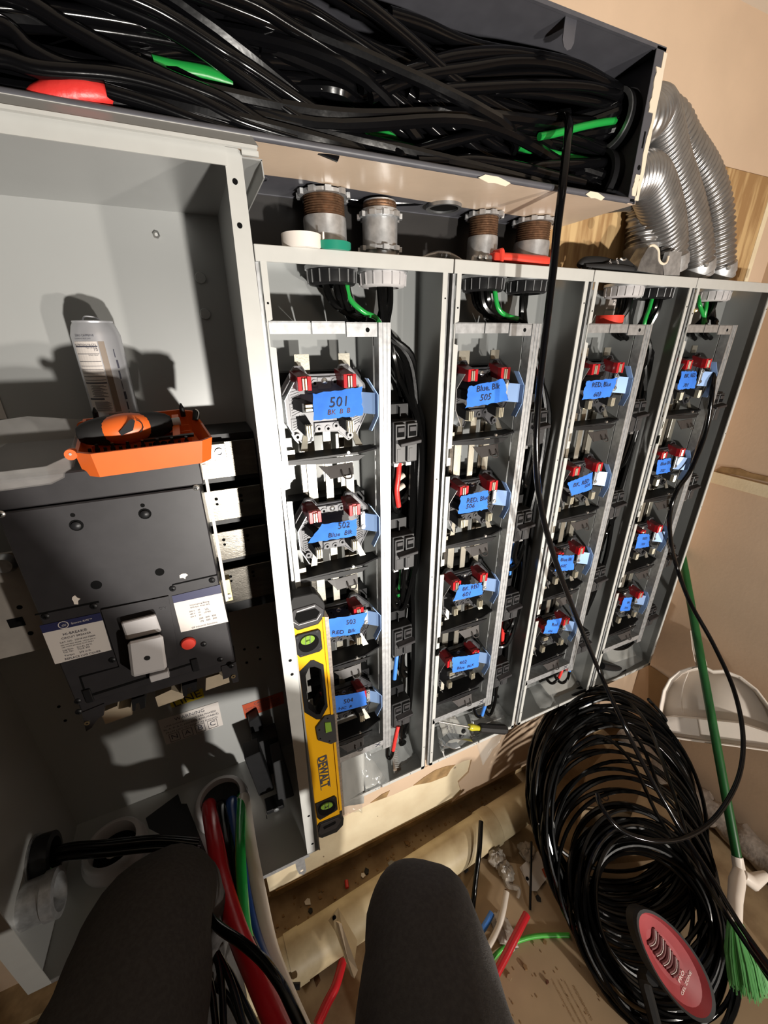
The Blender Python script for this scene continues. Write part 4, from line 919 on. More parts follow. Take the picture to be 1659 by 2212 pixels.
# ------------------------------------------------------------------ orange bit case with driver, can behind it
def loop_wall(mb, A, Bp):
    n = len(A); b = len(mb.v); mb.v += [Vector(v) for v in A+Bp]
    for i in range(n): mb.f.append((b+i, b+(i+1) % n, b+n+(i+1) % n, b+n+i))
rim = [AY(160, 978, -.052), AY(195, 981, -.072), AY(437, 952, -.072), AY(458, 944, -.056), AY(437, 913, .03), AY(417, 887, .06), AY(386, 884, .062), AY(179, 905, .062)]
dn = AY(208, 1034, -.066)-AY(195, 981, -.072)
ce = sum(rim, Vector())/8
bot = [ce+(p-ce)*.95+dn for p in rim]; inr = [ce+(p-ce)*.955 for p in rim]; inb = [ce+(p-ce)*.91+dn*.86 for p in rim]
ct = thing('bit_case', 'open orange plastic bit case with a clear lid, on top of the main breaker', 'case', ce+dn)
mb = MB(); loop_wall(mb, rim, bot); loop_wall(mb, inr, rim); loop_wall(mb, inr, inb); n = len(mb.v); mb.v += inb; mb.f.append(tuple(range(n, n+8))); n = len(mb.v); mb.v += bot; mb.f.append(tuple(range(n, n+8)))
build(mb, 'tray', 'orange', ct)
up = -dn.normalized()
def inn(u, v, h): # point in the tray
    a = inb[0].lerp(inb[2], u); b = inb[7].lerp(inb[5], u); return a.lerp(b, v)+up*h
mb = MB()
for k in range(4):
    a = inn(.04, .12+.22*k, .002); b = inn(.96, .12+.22*k, .002); mb.hull8([a, b, b+Vector((0, .004, 0)), a+Vector((0, .004, 0))], [p+up*.018 for p in (a, b, b+Vector((0, .004, 0)), a+Vector((0, .004, 0)))])
build(mb, 'tray_rib', 'orange', ct)
a, b = inn(.78, .15, 0), inn(.80, .9, 0)
build(MB().hull8([a, a+Vector((.010, 0, 0)), b+Vector((.010, 0, 0)), b], [p+up*.034 for p in (a, a+Vector((.010, 0, 0)), b+Vector((.010, 0, 0)), b)]), 'tray_divider', 'orange', ct)
# clear lid folded open to the left, hinge lugs
lid = MB()
LO = [AY(150, 985, -.045), AY(100, 1008, -.07), AY(-120, 1035, -.075), AY(-120, 925, .06), AY(60, 899, .062), AY(175, 906, .06)]
lc = sum(LO, Vector())/6
LB = [lc+(p-lc)*.93+Vector((0, 0, -.026)) for p in LO]
loop_wall(lid, LO, LB); n = len(lid.v); lid.v += LB; lid.f.append(tuple(range(n, n+6)))
lo = build(lid, 'clear_lid', 'clear_lid', ct, label='scratched clear lid'); so = lo.modifiers.new('thickness', 'SOLIDIFY'); so.thickness = .0015
for q in (AY(152, 975, -.05), AY(178, 915, .05)):
    build(MB().cyl(q+Vector((0, -.004, -.004)), q+Vector((0, .006, -.004)), .0075, 14), 'hinge_lug', 'orange', ct, True)
    build(MB().cyl(q+Vector((0, -.005, -.003)), q+Vector((0, .007, -.003)), .0018, 8), 'hinge_pin', 'galv', ct)
# latch of the lid side and bits
for k in range(14):
    u = .05+.065*k; a = inn(u, .06, .004); b = inn(u, .06, .024+.006*(k % 2))
    tag(build(MB().cyl(a, b, .0033, 6).cyl(b, b+up*.006, .0022, 6), 'driver_bit', 'black_plastic', None, False, 0, a), 'black driver bit standing in the front row of the orange case', 'bit', 'bits in the orange case')
for k, (px, py) in enumerate(((205, 886), (392, 877))):
    a = AY(px+4, py+22, .052); b = AY(px, py+4, .05); c_ = AY(px-2, py-6, .049)
    tag(build(MB().tube([a, b, c_], [.0042, .004, .001], 8), 'driver_bit', 'black_plastic', None, False, 0, a), ('black bit standing at the back left of the orange case in front of the can', 'pointed black bit standing at the back right of the orange case')[k], 'bit')
a = AY(423, 908, .04); t_ = thing('metal_clip', 'small black and silver clip standing in the right rear corner of the orange case', 'clip', a)
build(MB().tube([a, AY(424, 886, .045)], .0055, 8), 'clip_body', 'black_plastic', t_, True); build(MB().tube(spline([AY(427, 905, .035), AY(429, 890, .037), AY(422, 884, .04)], 4), .0012, 5), 'clip_wire', 'screw', t_, True)
for k in range(3):
    a = inn(.62+.07*k, .30, .006); b = inn(.62+.07*k, .16, .022)
    tag(build(MB().cyl(a, b, .0052, 10), 'socket_bit', 'black_plastic', None, True, 0, a), 'black socket bit lying in the orange case, %s of three right of the driver' % ('first', 'second', 'third')[k], 'bit')
a, b = inn(.52, .10, .03), inn(.97, .10, .032)
tag(build(MB().hull8([a, b, b+Vector((0, .012, 0)), a+Vector((0, .012, 0))], [p+up*.004 for p in (a, b, b+Vector((0, .012, 0)), a+Vector((0, .012, 0)))]), 'bit_rail', 'black_plastic', None, False, 0, a), 'black ribbed bit rail along the front of the orange case', 'bit holder')
# multi-bit driver lying across the case
A, Bq = AY(164, 940, -.02), AY(374, 912, .0); ax = (Bq-A); L = ax.length; ax.normalize()
vw = (CAM-(A+Bq)/2).normalized(); side = ax.cross(vw).normalized(); vw = side.cross(ax).normalized()
dt = thing('bit_driver', 'fat orange and black bit driver lying across the orange case', 'screwdriver', A.lerp(Bq, .5)-vw*.02)
def ell(c, rx, ry, rz, nu=22, nv=12, pw=1):
    mb = MB(); f = lambda u, v: None
    def fn(u, v):
        th = 2*math.pi*u; ph = math.pi*v; s = math.sin(ph)**pw
        return c-ax*math.cos(ph)*rx+side*(s*math.cos(th)*ry)+vw*(s*math.sin(th)*rz)
    return mb.grid(fn, nu, nv)
mid = A.lerp(Bq, .5)
build(ell(mid, L*.5, .0225, .021, pw=.62), 'grip', 'rubber', dt, True)
build(ell(mid+vw*.005, L*.315, .0222, .0205, pw=.8), 'orange_shell', 'orange', dt, True)
c_ = mid+ax*L*.02+vw*.0262
pl = [(-.014, -.004), (-.012, -.009), (.004, -.004), (.010, .009), (.007, .012), (.003, .011)]
build(MB().prism([c_+ax*x+side*(-y) for x, y in pl], vw*.0015), 'slider', 'black_plastic', dt)
build(MB().tube([c_+ax*(.004+.014*math.cos(k*.4-1.0))+side*(-(.001+.011*math.sin(k*.4-1.0)))-vw*.0008 for k in range(6)], .0007, 5), 'slider_window', 'black_matte', dt)
build(MB().cyl(Bq-ax*.012, Bq+ax*.010, .0065, 12), 'chuck', 'grey_plastic', dt, True)
# can
cc = Vector((-.600, .150, 1.085)); cr = .0355; chh = .178
can = thing('drink_can', 'tall pale drink can with nutrition panel standing behind the orange case', 'can', cc)
build(MB().lathe([(.028, 0), (cr, .006), (cr, chh-.022), (.0315, chh-.008), (.0285, chh-.003), (.029, chh-.001), (.0285, chh), (.027, chh-.004), (.0001, chh-.004)], cc, (0, 0, 1), 40), 'can_body', 'can_metal', can, True)
build(MB().tube(spline([cc+Vector((-.012, -.006, chh+.001)), cc+Vector((-.006, -.014, chh+.006)), cc+Vector((.006, -.014, chh+.005)), cc+Vector((.012, -.006, chh+.001))], 4), .0012, 6), 'pull_tab', 'can_metal', can, True)
phi0 = math.atan2(CAM.y-cc.y, CAM.x-cc.x)-.10
def wrap(mb, u0, z, r=cr+.0003):
    o = MB(); o.f = mb.f
    for v in mb.v:
        a = phi0+(u0+v.x)/cr; o.v.append(Vector((cc.x+r*math.cos(a), cc.y+r*math.sin(a), cc.z+z+v.y)))
    return o
def crect(u0, u1, z0, z1, n=8):
    mb = MB(); mb.grid(lambda u, v: (u0+(u1-u0)*u, z0+(z1-z0)*v, 0), n, 1); return mb
panel = build(wrap(crect(-.036, .002, .035, chh-.031), 0, 0), 'nutrition_panel', 'label_white', can, label='white nutrition panel')
build(wrap(crect(.0035, .012, .035, chh-.031), 0, 0), 'small_print_strip', 'label_brown', can)
ln = MB()
for z in (.128, .1165, .1095, .104, .0985, .093, .0875): 
    g = wrap(crect(-.034, .0015, z, z+.0006), 0, 0, cr+.0006); ln.add(g.v, g.f)
for z, h in ((.1385, .0018), (.082, .0022), (.056, .0026)):
    g = wrap(crect(-.034, .0015 if z > .06 else -.008, z, z+h), 0, 0, cr+.0006); ln.add(g.v, g.f)
for k in range(14):
    g = wrap(crect(-.026+.002*(k % 3), -.001-.003*(k % 4), .0605+.0014*k, .0611+.0014*k), 0, 0, cr+.0006); ln.add(g.v, g.f)
for k in range(12):
    g = wrap(crect(-.026, .000-.002*(k % 3), .037+.0014*k, .0376+.0014*k), 0, 0, cr+.0006); ln.add(g.v, g.f)
build(ln, 'printed_line', 'label_print', panel)
for s, u, z, sz, f in (('NUTRITION FACTS', -.017, .1405, .0062, .034), ('10', -.002, .1325, .0065, .02), ('ZERO CAFFEINE', -.014, .1545, .004, .03), ('CONTAINS NO FRUIT JUICE', -.018, .1505, .0028, .026), ('1 Can (16 fl oz)', -.008, .1365, .0028, .016), ('% Daily Value*', -.007, .1255, .003, .014)):
    build(wrap(text_mb(s, sz, fit=f), u, z, cr+.0008), 'lettering', 'label_print', panel)
bc = MB()
for k in range(9):
    g = wrap(crect(-.008, .013, .006+.0031*k, .006+.0031*k+(.0019 if k % 3 else .0012)), 0, 0, cr+.0005); bc.add(g.v, g.f)
build(bc, 'barcode', 'label_brown', can)
dl = MB()
for k in range(7):
    g = wrap(crect(.0225+.0006*(k % 2), .024+.0012*(k % 3), .02+.017*k, .033+.017*k), 0, 0, cr+.0005); dl.add(g.v, g.f)
build(dl, 'side_lettering', 'label_print', can)
# ------------------------------------------------------------------ yellow level
LY = -.037
def LV(x, y, d=0): return AY(x, y, LY+d)
lv = thing('spirit_level', 'yellow and black spirit level standing against the left post of the first meter cabinet', 'spirit level', LV(712, 1806, .015))
def lpoly(name, m, px, d, th, parent=None, **k): return build(MB().prism([LV(x, y, d) for x, y in px], (0, th, 0)), name, m, parent or lv, **k)
for pl in ([(632.5, 1350), (697, 1332), (706, 1427), (678, 1426), (671, 1427), (639.5, 1427)], [(639.5, 1427), (671, 1427), (647, 1451), (658, 1539), (683, 1554), (655, 1554)], [(678, 1426), (706, 1427), (719, 1554), (693, 1554), (708, 1527), (699, 1436)], [(655, 1554), (719, 1554), (734, 1740), (733, 1765), (684, 1787)]):
    lpoly('yellow_web', 'yellow', pl, 0, .026)
lpoly('yellow_rail', 'yellow', [(696, 1333), (701, 1333), (739, 1750), (734, 1752)], -.003, .028)
lpoly('milled_edge', 'milled', [(701.5, 1333), (710, 1333), (744.5, 1760), (739.5, 1762)], -.001, .026)
ou = [(671, 1427), (678, 1426), (699, 1436), (708, 1527), (693, 1554), (683, 1554), (658, 1539), (647, 1451)]; ii = [(668, 1442), (680, 1440), (694, 1446), (702, 1521), (691, 1543), (683, 1543), (666, 1531), (659, 1462)]
g = MB()
for k in range(8):
    j = (k+1) % 8; q = [LV(*ou[k], -.001), LV(*ou[j], -.001), LV(*ii[j], -.001), LV(*ii[k], -.001)]; g.hull8(q, [p+Vector((0, .027, 0)) for p in q])
build(g, 'hand_hole_frame', 'black_plastic', lv)
cap = [(628, 1299), (633, 1291), (676, 1282), (686, 1284), (700, 1301), (702.6, 1309), (700, 1333), (688, 1349), (643.6, 1363), (631, 1354), (629, 1325)]
lpoly('end_cap', 'rubber', cap, -.003, .030, bevel=.0015)
lpoly('cap_face', 'breaker_plastic', [(630, 1326), (634, 1318), (681, 1304), (700, 1317), (699, 1331), (687, 1347), (644, 1360), (632, 1352)], -.005, .004, bevel=.001)
lpoly('cap_slot', 'hole', [(640, 1325), (681, 1314), (691, 1322), (684, 1335), (646, 1347), (637, 1338)], -.0056, .002)
for pl in ([(630, 1341), (645, 1350), (646, 1351.5), (630, 1343)], [(646, 1349.5), (684, 1338.5), (684, 1340), (646, 1351)], [(684, 1338.5), (693, 1325), (694, 1326), (685, 1340)], [(641, 1321), (680, 1308), (681, 1310), (641, 1323)]):
    lpoly('cap_edge_line', 'grey_plastic', pl, -.006, .001)
def vial(block, cx, cy, rx, ry, gx, gy, gw, gh):
    v = lpoly('vial_block', 'black_plastic', block, -.004, .006, bevel=.001)
    c0 = LV(cx, cy, -.0055); s = (LV(cx+10, cy)-LV(cx, cy)).length/10
    el = lambda r1, r2, d, x=cx, y=cy: [LV(x+r1*math.cos(a)*1.0, y+r2*math.sin(a)-r1*math.cos(a)*.28, d) for a in [2*math.pi*k/24 for k in range(24)]]
    build(MB().prism(el(rx, ry, -.0048), (0, .001, 0)), 'vial_well', 'hole', v)
    build(MB().prism(el(gw, gh, -.0075, gx, gy), (0, .003, 0)), 'green_vial', 'vial', v, label='green bubble vial')
    for dx in (-.35, .3):
        lpoly('vial_line', 'label_print', [(gx+gw*dx, gy-gh-gw*dx*.28), (gx+gw*dx+1.2, gy-gh-gw*dx*.28), (gx+gw*dx+1.2, gy+gh-gw*dx*.28), (gx+gw*dx, gy+gh-gw*dx*.28)], -.0079, .0004, v)
    lpoly('bubble', 'clear_plastic', [(gx-gw*.25, gy-1+2), (gx+gw*.3, gy-4+2), (gx+gw*.3, gy-1+2), (gx-gw*.25, gy+2+2)], -.0085, .001, v)
    for x, y in block[::2]:
        p = LV(cx+(x-cx)*.86, cy+(y-cy)*.86, -.0045); build(MB().cyl(p, p+Vector((0, .002, 0)), .0028, 10), 'block_screw', 'breaker_plastic', v)
vial([(638, 1376), (644, 1372), (688, 1360), (693, 1364), (697, 1402), (691, 1408), (649, 1421), (642, 1415)], 667, 1390, 22, 18, 665, 1383, 15, 9)
vial([(682, 1738), (690, 1735), (723, 1720.5), (727.6, 1724.6), (730, 1749), (723, 1754), (691.5, 1772), (686, 1768)], 706, 1746, 19, 15, 706, 1742, 13, 6)
wn = lpoly('centre_window', 'mcb_plastic', [(701, 1548), (723, 1543), (728, 1602), (715, 1608), (687, 1600), (682, 1573)], -.004, .005, bevel=.001)
lpoly('green_vial', 'vial', [(702, 1562), (714.5, 1560.5), (717, 1579.5), (704, 1583.5)], -.0065, .003, wn)
for x, y in ((708, 1552), (690, 1577), (692, 1596), (712, 1601)):
    p = LV(x, y, -.0046); build(MB().cyl(p, p+Vector((0, .002, 0)), .0022, 8), 'window_hole', 'hole', wn)
dl_ = LV(703, 1700)-LV(696, 1640)
tx = text('DEWALT', .052, frame(LV(691.5, 1671, -.0008), dl_, LV(712, 1666)-LV(690, 1671)), 'printed_word', 'label_print', lv, fit=.118, off=.03)
for a, b in (((685, 1641), (693.5, 1708)), ((704.5, 1631), (713, 1700))):
    lpoly('printed_rule', 'label_print', [a, (a[0]+1.4, a[1]-.4), (b[0]+1.4, b[1]-.4), b], -.0006, .0004)
cb = [(690, 1779), (733.5, 1761), (743, 1768), (741.7, 1783), (728, 1798), (695.6, 1811), (683, 1808.6), (685, 1787)]
lpoly('end_cap', 'rubber', cb, -.003, .030, bevel=.0015)
lpoly('cap_face', 'breaker_plastic', [(692, 1782), (731, 1766), (738, 1772), (727, 1789), (694, 1804), (687, 1800)], -.005, .003, bevel=.001)
lpoly('cap_slot', 'hole', [(698, 1787), (724, 1774), (726, 1776), (724, 1780), (700, 1792)], -.0056, .001)
# ------------------------------------------------------------------ things lying on the cabinet tops
c = AY(652, 528, .02); c.z = TOP
r = thing('tape_roll', 'white tape roll standing beside the green one on the first cabinet', 'tape roll', (c.x, .02, TOP), 'electrical tape rolls')
build(MB().ring((c.x, .02, TOP), (0, 0, 1), .031, .017, .020, 36), 'tape_winding', 'tape_white', r, True)
build(MB().ring((c.x, .02, TOP+.001), (0, 0, 1), .0172, .015, .018, 28), 'core', 'paper', r, True)
build(MB().box((c.x+.029, .0, TOP+.001), (c.x+.0315, .004, TOP+.023)), 'tape_end', 'tape_white', r)
c = AY(718, 535, .02)
r = thing('tape_roll', 'green tape roll lying beside the white one on the first cabinet', 'tape roll', (c.x, .022, TOP), 'electrical tape rolls')
build(MB().ring((c.x, .022, TOP), (0, 0, 1), .031, .017, .0125, 36), 'tape_winding', 'tape_green', r, True)
build(MB().ring((c.x, .022, TOP+.001), (0, 0, 1), .0172, .015, .011, 28), 'core', 'paper', r, True)
cx_ = .523+.01; zr = 1.2602
r = thing('tape_roll', 'red tape roll lying on the crossbar inside the third cabinet', 'tape roll', (.466, .032, zr), 'electrical tape rolls')
build(MB().ring((.466, .035, zr), (0, 0, 1), .030, .017, .019, 36), 'tape_winding', 'tape_red', r, True)
build(MB().ring((.466, .035, zr+.001), (0, 0, 1), .0172, .015, .017, 28), 'core', 'paper', r, True)
# insulated pliers
k0, k1 = AY(1060, 551, .022), AY(1190, 553, .022)
r = thing('pliers', 'red-handled insulated pliers lying on the second cabinet', 'pliers', (k0.x, .022, TOP))
hx = [k0.x+.006+(k1.x-k0.x-.006)*k/8 for k in range(9)]
for off, zz in ((0, .012), (.026, .011)):
    build(MB().tube([Vector((x, .020+off*(.3+.7*i/8), TOP+zz+.001*math.sin(i*.8))) for i, x in enumerate(hx)], [.0085, .0082, .0084, .0088, .0095, .0102, .0108, .0105, .0065], 14), 'handle_grip', 'tool_red', r, True)
build(MB().prism([(k0.x+.000, .008, TOP+.004), (k0.x+.014, .008, TOP+.004), (k0.x+.014, .008, TOP+.019), (k0.x+.000, .008, TOP+.019)], (0, .02, 0)), 'grip_block', 'tool_red', r, bevel=.002)
build(MB().prism([(k0.x+.013, .005, TOP+.002), (k0.x+.020, .005, TOP+.002), (k0.x+.021, .005, TOP+.020), (k0.x+.017, .005, TOP+.026), (k0.x+.008, .005, TOP+.024)], (0, .03, 0)), 'finger_guard', 'tool_red', r, bevel=.002)
build(MB().hull8([(k0.x-.045, .018, TOP+.001), (k0.x, .012, TOP+.001), (k0.x, .032, TOP+.001), (k0.x-.045, .026, TOP+.001)], [(k0.x-.042, .019, TOP+.013), (k0.x, .014, TOP+.015), (k0.x, .030, TOP+.015), (k0.x-.042, .025, TOP+.013)]), 'head', 'galv_dark', r, bevel=.003)
for q in (-.03, -.016): build(MB().lathe([(.004, 0), (.004, .004), (.0001, .005)], (k0.x+q, .0165, TOP+.009), (0, -1, 0), 10), 'rivet', 'screw', r, True)
w0, w1 = AY(912, 549, .03).x, AY(1003, 549, .03).x
g = MB()
pw_ = [Vector((w0+(w1-w0)*k/60, .032, TOP+.002+.010*math.sin(math.pi*(.05+.9*k/60)))) for k in range(61)]
build(g.tube(pw_, [.0012+.005*math.sin(math.pi*min(1, .08+.9*k/60))*(1 if k % 2 else .8) for k in range(61)], 12), 'serrated_jaw', 'galv_dark', r, 1.0)
# black strap bundle
s0 = AY(1225, 570, .03)
r = thing('strap_bundle', 'folded black strap with white lettering lying on the third cabinet', 'strap', (.40, .03, TOP))
zz = TOP
sl = spline([Vector((.335, .03, zz+.010)), Vector((.348, .028, zz+.019)), Vector((.40, .03, zz+.022)), Vector((.46, .035, zz+.016)), Vector((.50, .04, zz+.012))], 8)
build(MB().tube(sl, [.006+.0035*min(1, k/8) for k in range(len(sl))], 12), 'upper_fold', 'rubber', r, True)
build(MB().tube(spline([Vector((.34, .02, zz+.007)), Vector((.41, .012, zz+.009)), Vector((.47, .012, zz+.008)), Vector((.53, .02, zz+.006))], 8), .007, 10), 'lower_fold', 'black_matte', r, True)
pp = [AY(x, y, .012) for x, y in ((1306, 569), (1352, 555), (1391, 590), (1330, 588))]
fo = build(MB().prism(pp, (0, .02, 0)), 'strap_tongue', 'rubber', r, bevel=.001)
for s, x, y in (('VOLT', 1318, 572), ('RATED', 1333, 568)):
    text(s, .012, frame(AY(x, y, .0114), AY(x+4, y+14, .0114)-AY(x, y, .0114), AY(x+10, y-2, .0114)-AY(x, y, .0114)), 'lettering', 'label_white', fo, fit=.018)
build(MB().tube(spline([AY(1340, 558, .01), AY(1346, 562, .008), AY(1352, 560, .01)], 3), .002, 6), 'metal_tag', 'screw', fo, True)
# cut metal fitting
r = thing('metal_fitting', 'torn galvanised fitting with a curled pale edge on the third cabinet', 'fitting', (.60, .02, TOP))
f1 = [(.592, zz), (.648, zz), (.655, zz+.052), (.628, zz+.051), (.615, zz+.030), (.606, zz+.034), (.600, zz+.060), (.585, zz+.064), (.57, zz+.03), (.555, zz)]
x0_, x1_ = AY(1375, 590, .0).x, AY(1470, 596, .0).x
P = [AY(x, y, -.0) for x, y in ((1395, 588), (1445, 594), (1468, 595), (1473, 544), (1447, 543), (1440, 566), (1432, 570), (1424, 562), (1422, 540), (1412, 530), (1402, 532), (1385, 560), (1376, 585))]
build(MB().prism(P[1:7]+[AY(1432, 594, 0)], (0, .012, 0)), 'bright_side', 'galv', r, True)
build(MB().prism([P[0], AY(1434, 594, 0), P[6], P[7], P[8], P[9], P[10], P[11], P[12]], (.0, .03, 0)), 'dark_side', 'galv_dark', r, True)
build(MB().tube(spline([P[10], P[9], P[8], P[7], P[6], P[5], AY(1444, 553, 0)], 5), .0025, 8), 'curled_edge', 'peel', r, True)
# stickers inside the third cabinet
tl = build(MB().prism([AY(x, y, .1075) for x, y in ((1310, 645), (1346, 645), (1344, 667), (1307, 667))], (0, .0006, 0)), 'notice_label', 'label_white', None, False, 0, AY(1328, 656, .1075))
tag(tl, 'small white label on the back of the third cabinet above the red tape', 'label')
text('PS48', .010, frame(AY(1330, 656, .1068), (1, 0, 0), (0, 0, 1)), 'lettering', 'label_print', tl, fit=.03)
tag(build(MB().prism([AY(x, y, .1075) for x, y in ((1307, 671), (1344, 671), (1342, 683), (1304, 683))], (0, .0006, 0)), 'notice_label', 'label_white', None, False, 0, AY(1328, 676, .1075)), 'blank lower white label just above the red tape roll', 'label')
tag(build(MB().lathe([(.006, 0), (.006, .004), (.004, .010), (.0001, .012)], AY(1498, 671, .004), (-.3, -1, 0), 8), 'hex_bolt', 'brass', None, True, 0, AY(1498, 671, .004)), 'brass bolt in the left post of the rightmost cabinet', 'bolt')
# ------------------------------------------------------------------ bags, papers and tools in the cabinet bottoms
rb = random.Random(33)
def sheet(name, px, ys, m, label, cat, amp=.004, nu=14, nv=10, group=None, th=.0004):
    """crumpled sheet through four corner points at their own depths"""
    P = [AY(x, y, d) for (x, y), d in zip(px, ys)]
    ph = [rb.uniform(0, 6) for _ in range(6)]
    def fn(u, v):
        p = P[3].lerp(P[2], u).lerp(P[0].lerp(P[1], u), v)
        d = amp*(math.sin(u*9+ph[0]+v*3)+math.sin(v*11+ph[1]-u*4)+.6*math.sin((u+v)*17+ph[2]))/2.6
        return p+Vector((d*.3, -abs(d), d*.5))
    mb = MB().grid(fn, nu, nv); o = build(mb, name, m, None, True, 0, P[3]); s = o.modifiers.new('thickness', 'SOLIDIFY'); s.thickness = th
    tag(o, label, cat, group); return o, P
def lines(P, parent, n, u0, u1, m='label_print', w=.0011):
    g = MB()
    for k in range(n):
        v = .12+.76*k/max(1, n-1); a = P[3].lerp(P[2], u0).lerp(P[0].lerp(P[1], u0), v); b = P[3].lerp(P[2], u1-.1*rb.random()).lerp(P[0].lerp(P[1], u1-.1*rb.random()), v)
        a += Vector((0, -.004, .003)); b += Vector((0, -.004, .003)); g.hull8([a, b, b+Vector((0, 0, w)), a+Vector((0, 0, w))], [q+Vector((0, .0003, 0)) for q in (a, b, b+Vector((0, 0, w)), a+Vector((0, 0, w)))])
    build(g, 'printed_line', m, parent)
o, P = sheet('instruction_sheet', ((735, 1632), (787, 1622), (786, 1735), (742, 1742)), (.05, .05, -.006, -.006), 'paper', 'grey instruction sheet in the clear bag hanging over the edge of the first cabinet', 'paper', .002)
o, P = sheet('instruction_sheet', ((775, 1622), (806, 1640), (836, 1686), (790, 1705)), (.08, .08, .01, .005), 'paper', 'folded sheet in the middle bag at the bottom of the first cabinet', 'paper', .002)
g = text('RETAIN FOR FUTURE USE', .012, frame(P[3].lerp(P[0], .5)+Vector((.012, -.006, .004)), P[3]-P[0], P[1]-P[0]), 'lettering', 'label_print', o, fit=.05)
o, P = sheet('instruction_sheet', ((846, 1610), (868, 1625), (880, 1658), (850, 1666)), (.09, .09, .03, .02), 'label_brown', 'darker striped leaflet under the red taped wire in the first cabinet', 'paper', .002)
lines(P, o, 9, .1, .9, 'paper')
o, P = sheet('plastic_bag', ((733, 1622), (788, 1604), (782, 1752), (742, 1756)), (.04, .04, -.012, -.012), 'bag', 'clear plastic bag hanging over the bottom edge beside the yellow level', 'plastic bag', .006)
o, P = sheet('plastic_bag', ((770, 1604), (832, 1610), (842, 1690), (786, 1708)), (.07, .07, .0, .0), 'bag', 'clear plastic bag in the middle of the bottom of the first cabinet', 'plastic bag', .008)
o, P = sheet('plastic_bag', ((838, 1600), (890, 1580), (900, 1655), (848, 1672)), (.095, .095, .03, .02), 'bag', 'clear plastic bag in the right corner of the first cabinet', 'plastic bag', .008)
o, P = sheet('instruction_sheet', ((945, 1552), (978, 1540), (1022, 1602), (964, 1612)), (.09, .09, .02, .02), 'paper', 'sheet printed 96-4172-2 at the bottom of the second cabinet', 'paper', .002)
for s, f, sz in (('96-4172-2', .22, .011), ('LABEL SET', .48, .009), ('REPLACEMENT', .72, .008)):
    c = P[3].lerp(P[2], f*.6+.1).lerp(P[0].lerp(P[1], f*.6+.1), .45)+Vector((0, -.006, .004)); text(s, sz, frame(c, P[3]-P[0], P[1]-P[0]), 'lettering', 'label_print', o, fit=.05)
o, P = sheet('instruction_sheet', ((1018, 1544), (1080, 1518), (1098, 1548), (1026, 1570)), (.095, .095, .04, .035), 'paper', 'printed leaflet behind the looped wires in the second cabinet', 'paper', .002)
lines(P, o, 7, .35, .95)
o, P = sheet('instruction_sheet', ((1005, 1570), (1040, 1562), (1050, 1594), (1018, 1604)), (.06, .06, .01, .01), 'paper', 'leaflet under the yellow screwdriver neck in the second cabinet', 'paper', .002)
lines(P, o, 6, .1, .9)
o, P = sheet('plastic_bag', ((1010, 1540), (1100, 1512), (1105, 1560), (1042, 1650)), (.08, .08, -.004, -.012), 'bag', 'clear plastic bag spilling over the edge of the second cabinet', 'plastic bag', .007)
o, P = sheet('plastic_bag', ((940, 1556), (1000, 1534), (1022, 1604), (950, 1620)), (.095, .095, .01, .01), 'bag', 'clear plastic bag at the left of the bottom of the second cabinet', 'plastic bag', .006)
o, P = sheet('instruction_sheet', ((1166, 1476), (1236, 1440), (1261, 1482), (1200, 1518)), (.09, .09, .03, .02), 'paper', 'grey sheet lying in the bottom of the third cabinet', 'paper', .002)
c = P[2].lerp(P[1], .3).lerp(P[3], .12)+Vector((-.004, -.005, .004)); build(MB().ring(c, (0, -.7, .7), .008, .0065, .0005, 16), 'printed_mark', 'label_print', o)
o, P = sheet('plastic_bag', ((1140, 1480), (1200, 1460), (1224, 1520), (1165, 1530)), (.09, .09, .01, .005), 'bag', 'clear plastic bag in the bottom of the third cabinet', 'plastic bag', .008)
o, P = sheet('instruction_sheet', ((1305, 1398), (1350, 1376), (1375, 1416), (1318, 1434)), (.095, .095, .05, .05), 'paper', 'pale leaflet in the bottom of the rightmost cabinet', 'paper', .002)
o, P = sheet('plastic_bag', ((1300, 1392), (1376, 1370), (1392, 1424), (1302, 1470)), (.09, .09, .02, .01), 'bag', 'clear plastic bag in the bottom of the rightmost cabinet', 'plastic bag', .008)
a, b = AY(1300, 1438, .03), AY(1347, 1446, .03)
tag(build(MB().tube([a, a.lerp(b, .05), a.lerp(b, .95), b], [.013, .0145, .0145, .012], 16), 'rubber_sleeve', 'black_plastic', None, True, 0, a), 'dark cylinder lying in the clear bag of the rightmost cabinet', 'sleeve')
for k, (x, y) in enumerate(((1302, 1472), (853, 1682))):
    p = AY(x, y, .012); tag(build(MB().lathe([(.007, 0), (.007, .004), (.003, .005), (.003, .012)], p, (.3, -.6, .6), 8), 'loose_bolt', 'screw', None, False, 0, p), ('loose bolt in the bottom left of the rightmost cabinet', 'loose bolt on the bottom lip of the first cabinet')[k], 'bolt')
# screwdriver in the second cabinet
h0, h1, n0, n1, t0 = AY(1035, 1572, .004), AY(1093, 1576, -.012), AY(1013, 1570, .010), AY(1036, 1573, .004), AY(945, 1558, .03)
r = thing('screwdriver', 'screwdriver with black grip and clear yellow neck lying in the second cabinet', 'screwdriver', h0)
build(MB().tube([h0, h0.lerp(h1, .03), h0.lerp(h1, .5), h0.lerp(h1, .95), h1], [.0125, .0145, .0150, .0155, .0125], 8), 'grip', 'rubber', r, .4)
build(MB().tube([n0, n0.lerp(n1, .25), n0.lerp(n1, .55), n0.lerp(n1, .8), n1], [.008, .0115, .0095, .0082, .0085], 14), 'yellow_neck', 'yellow_clear', r, True)
build(MB().cyl(n0, t0, .0032, 10), 'shaft', 'screw', r, True)
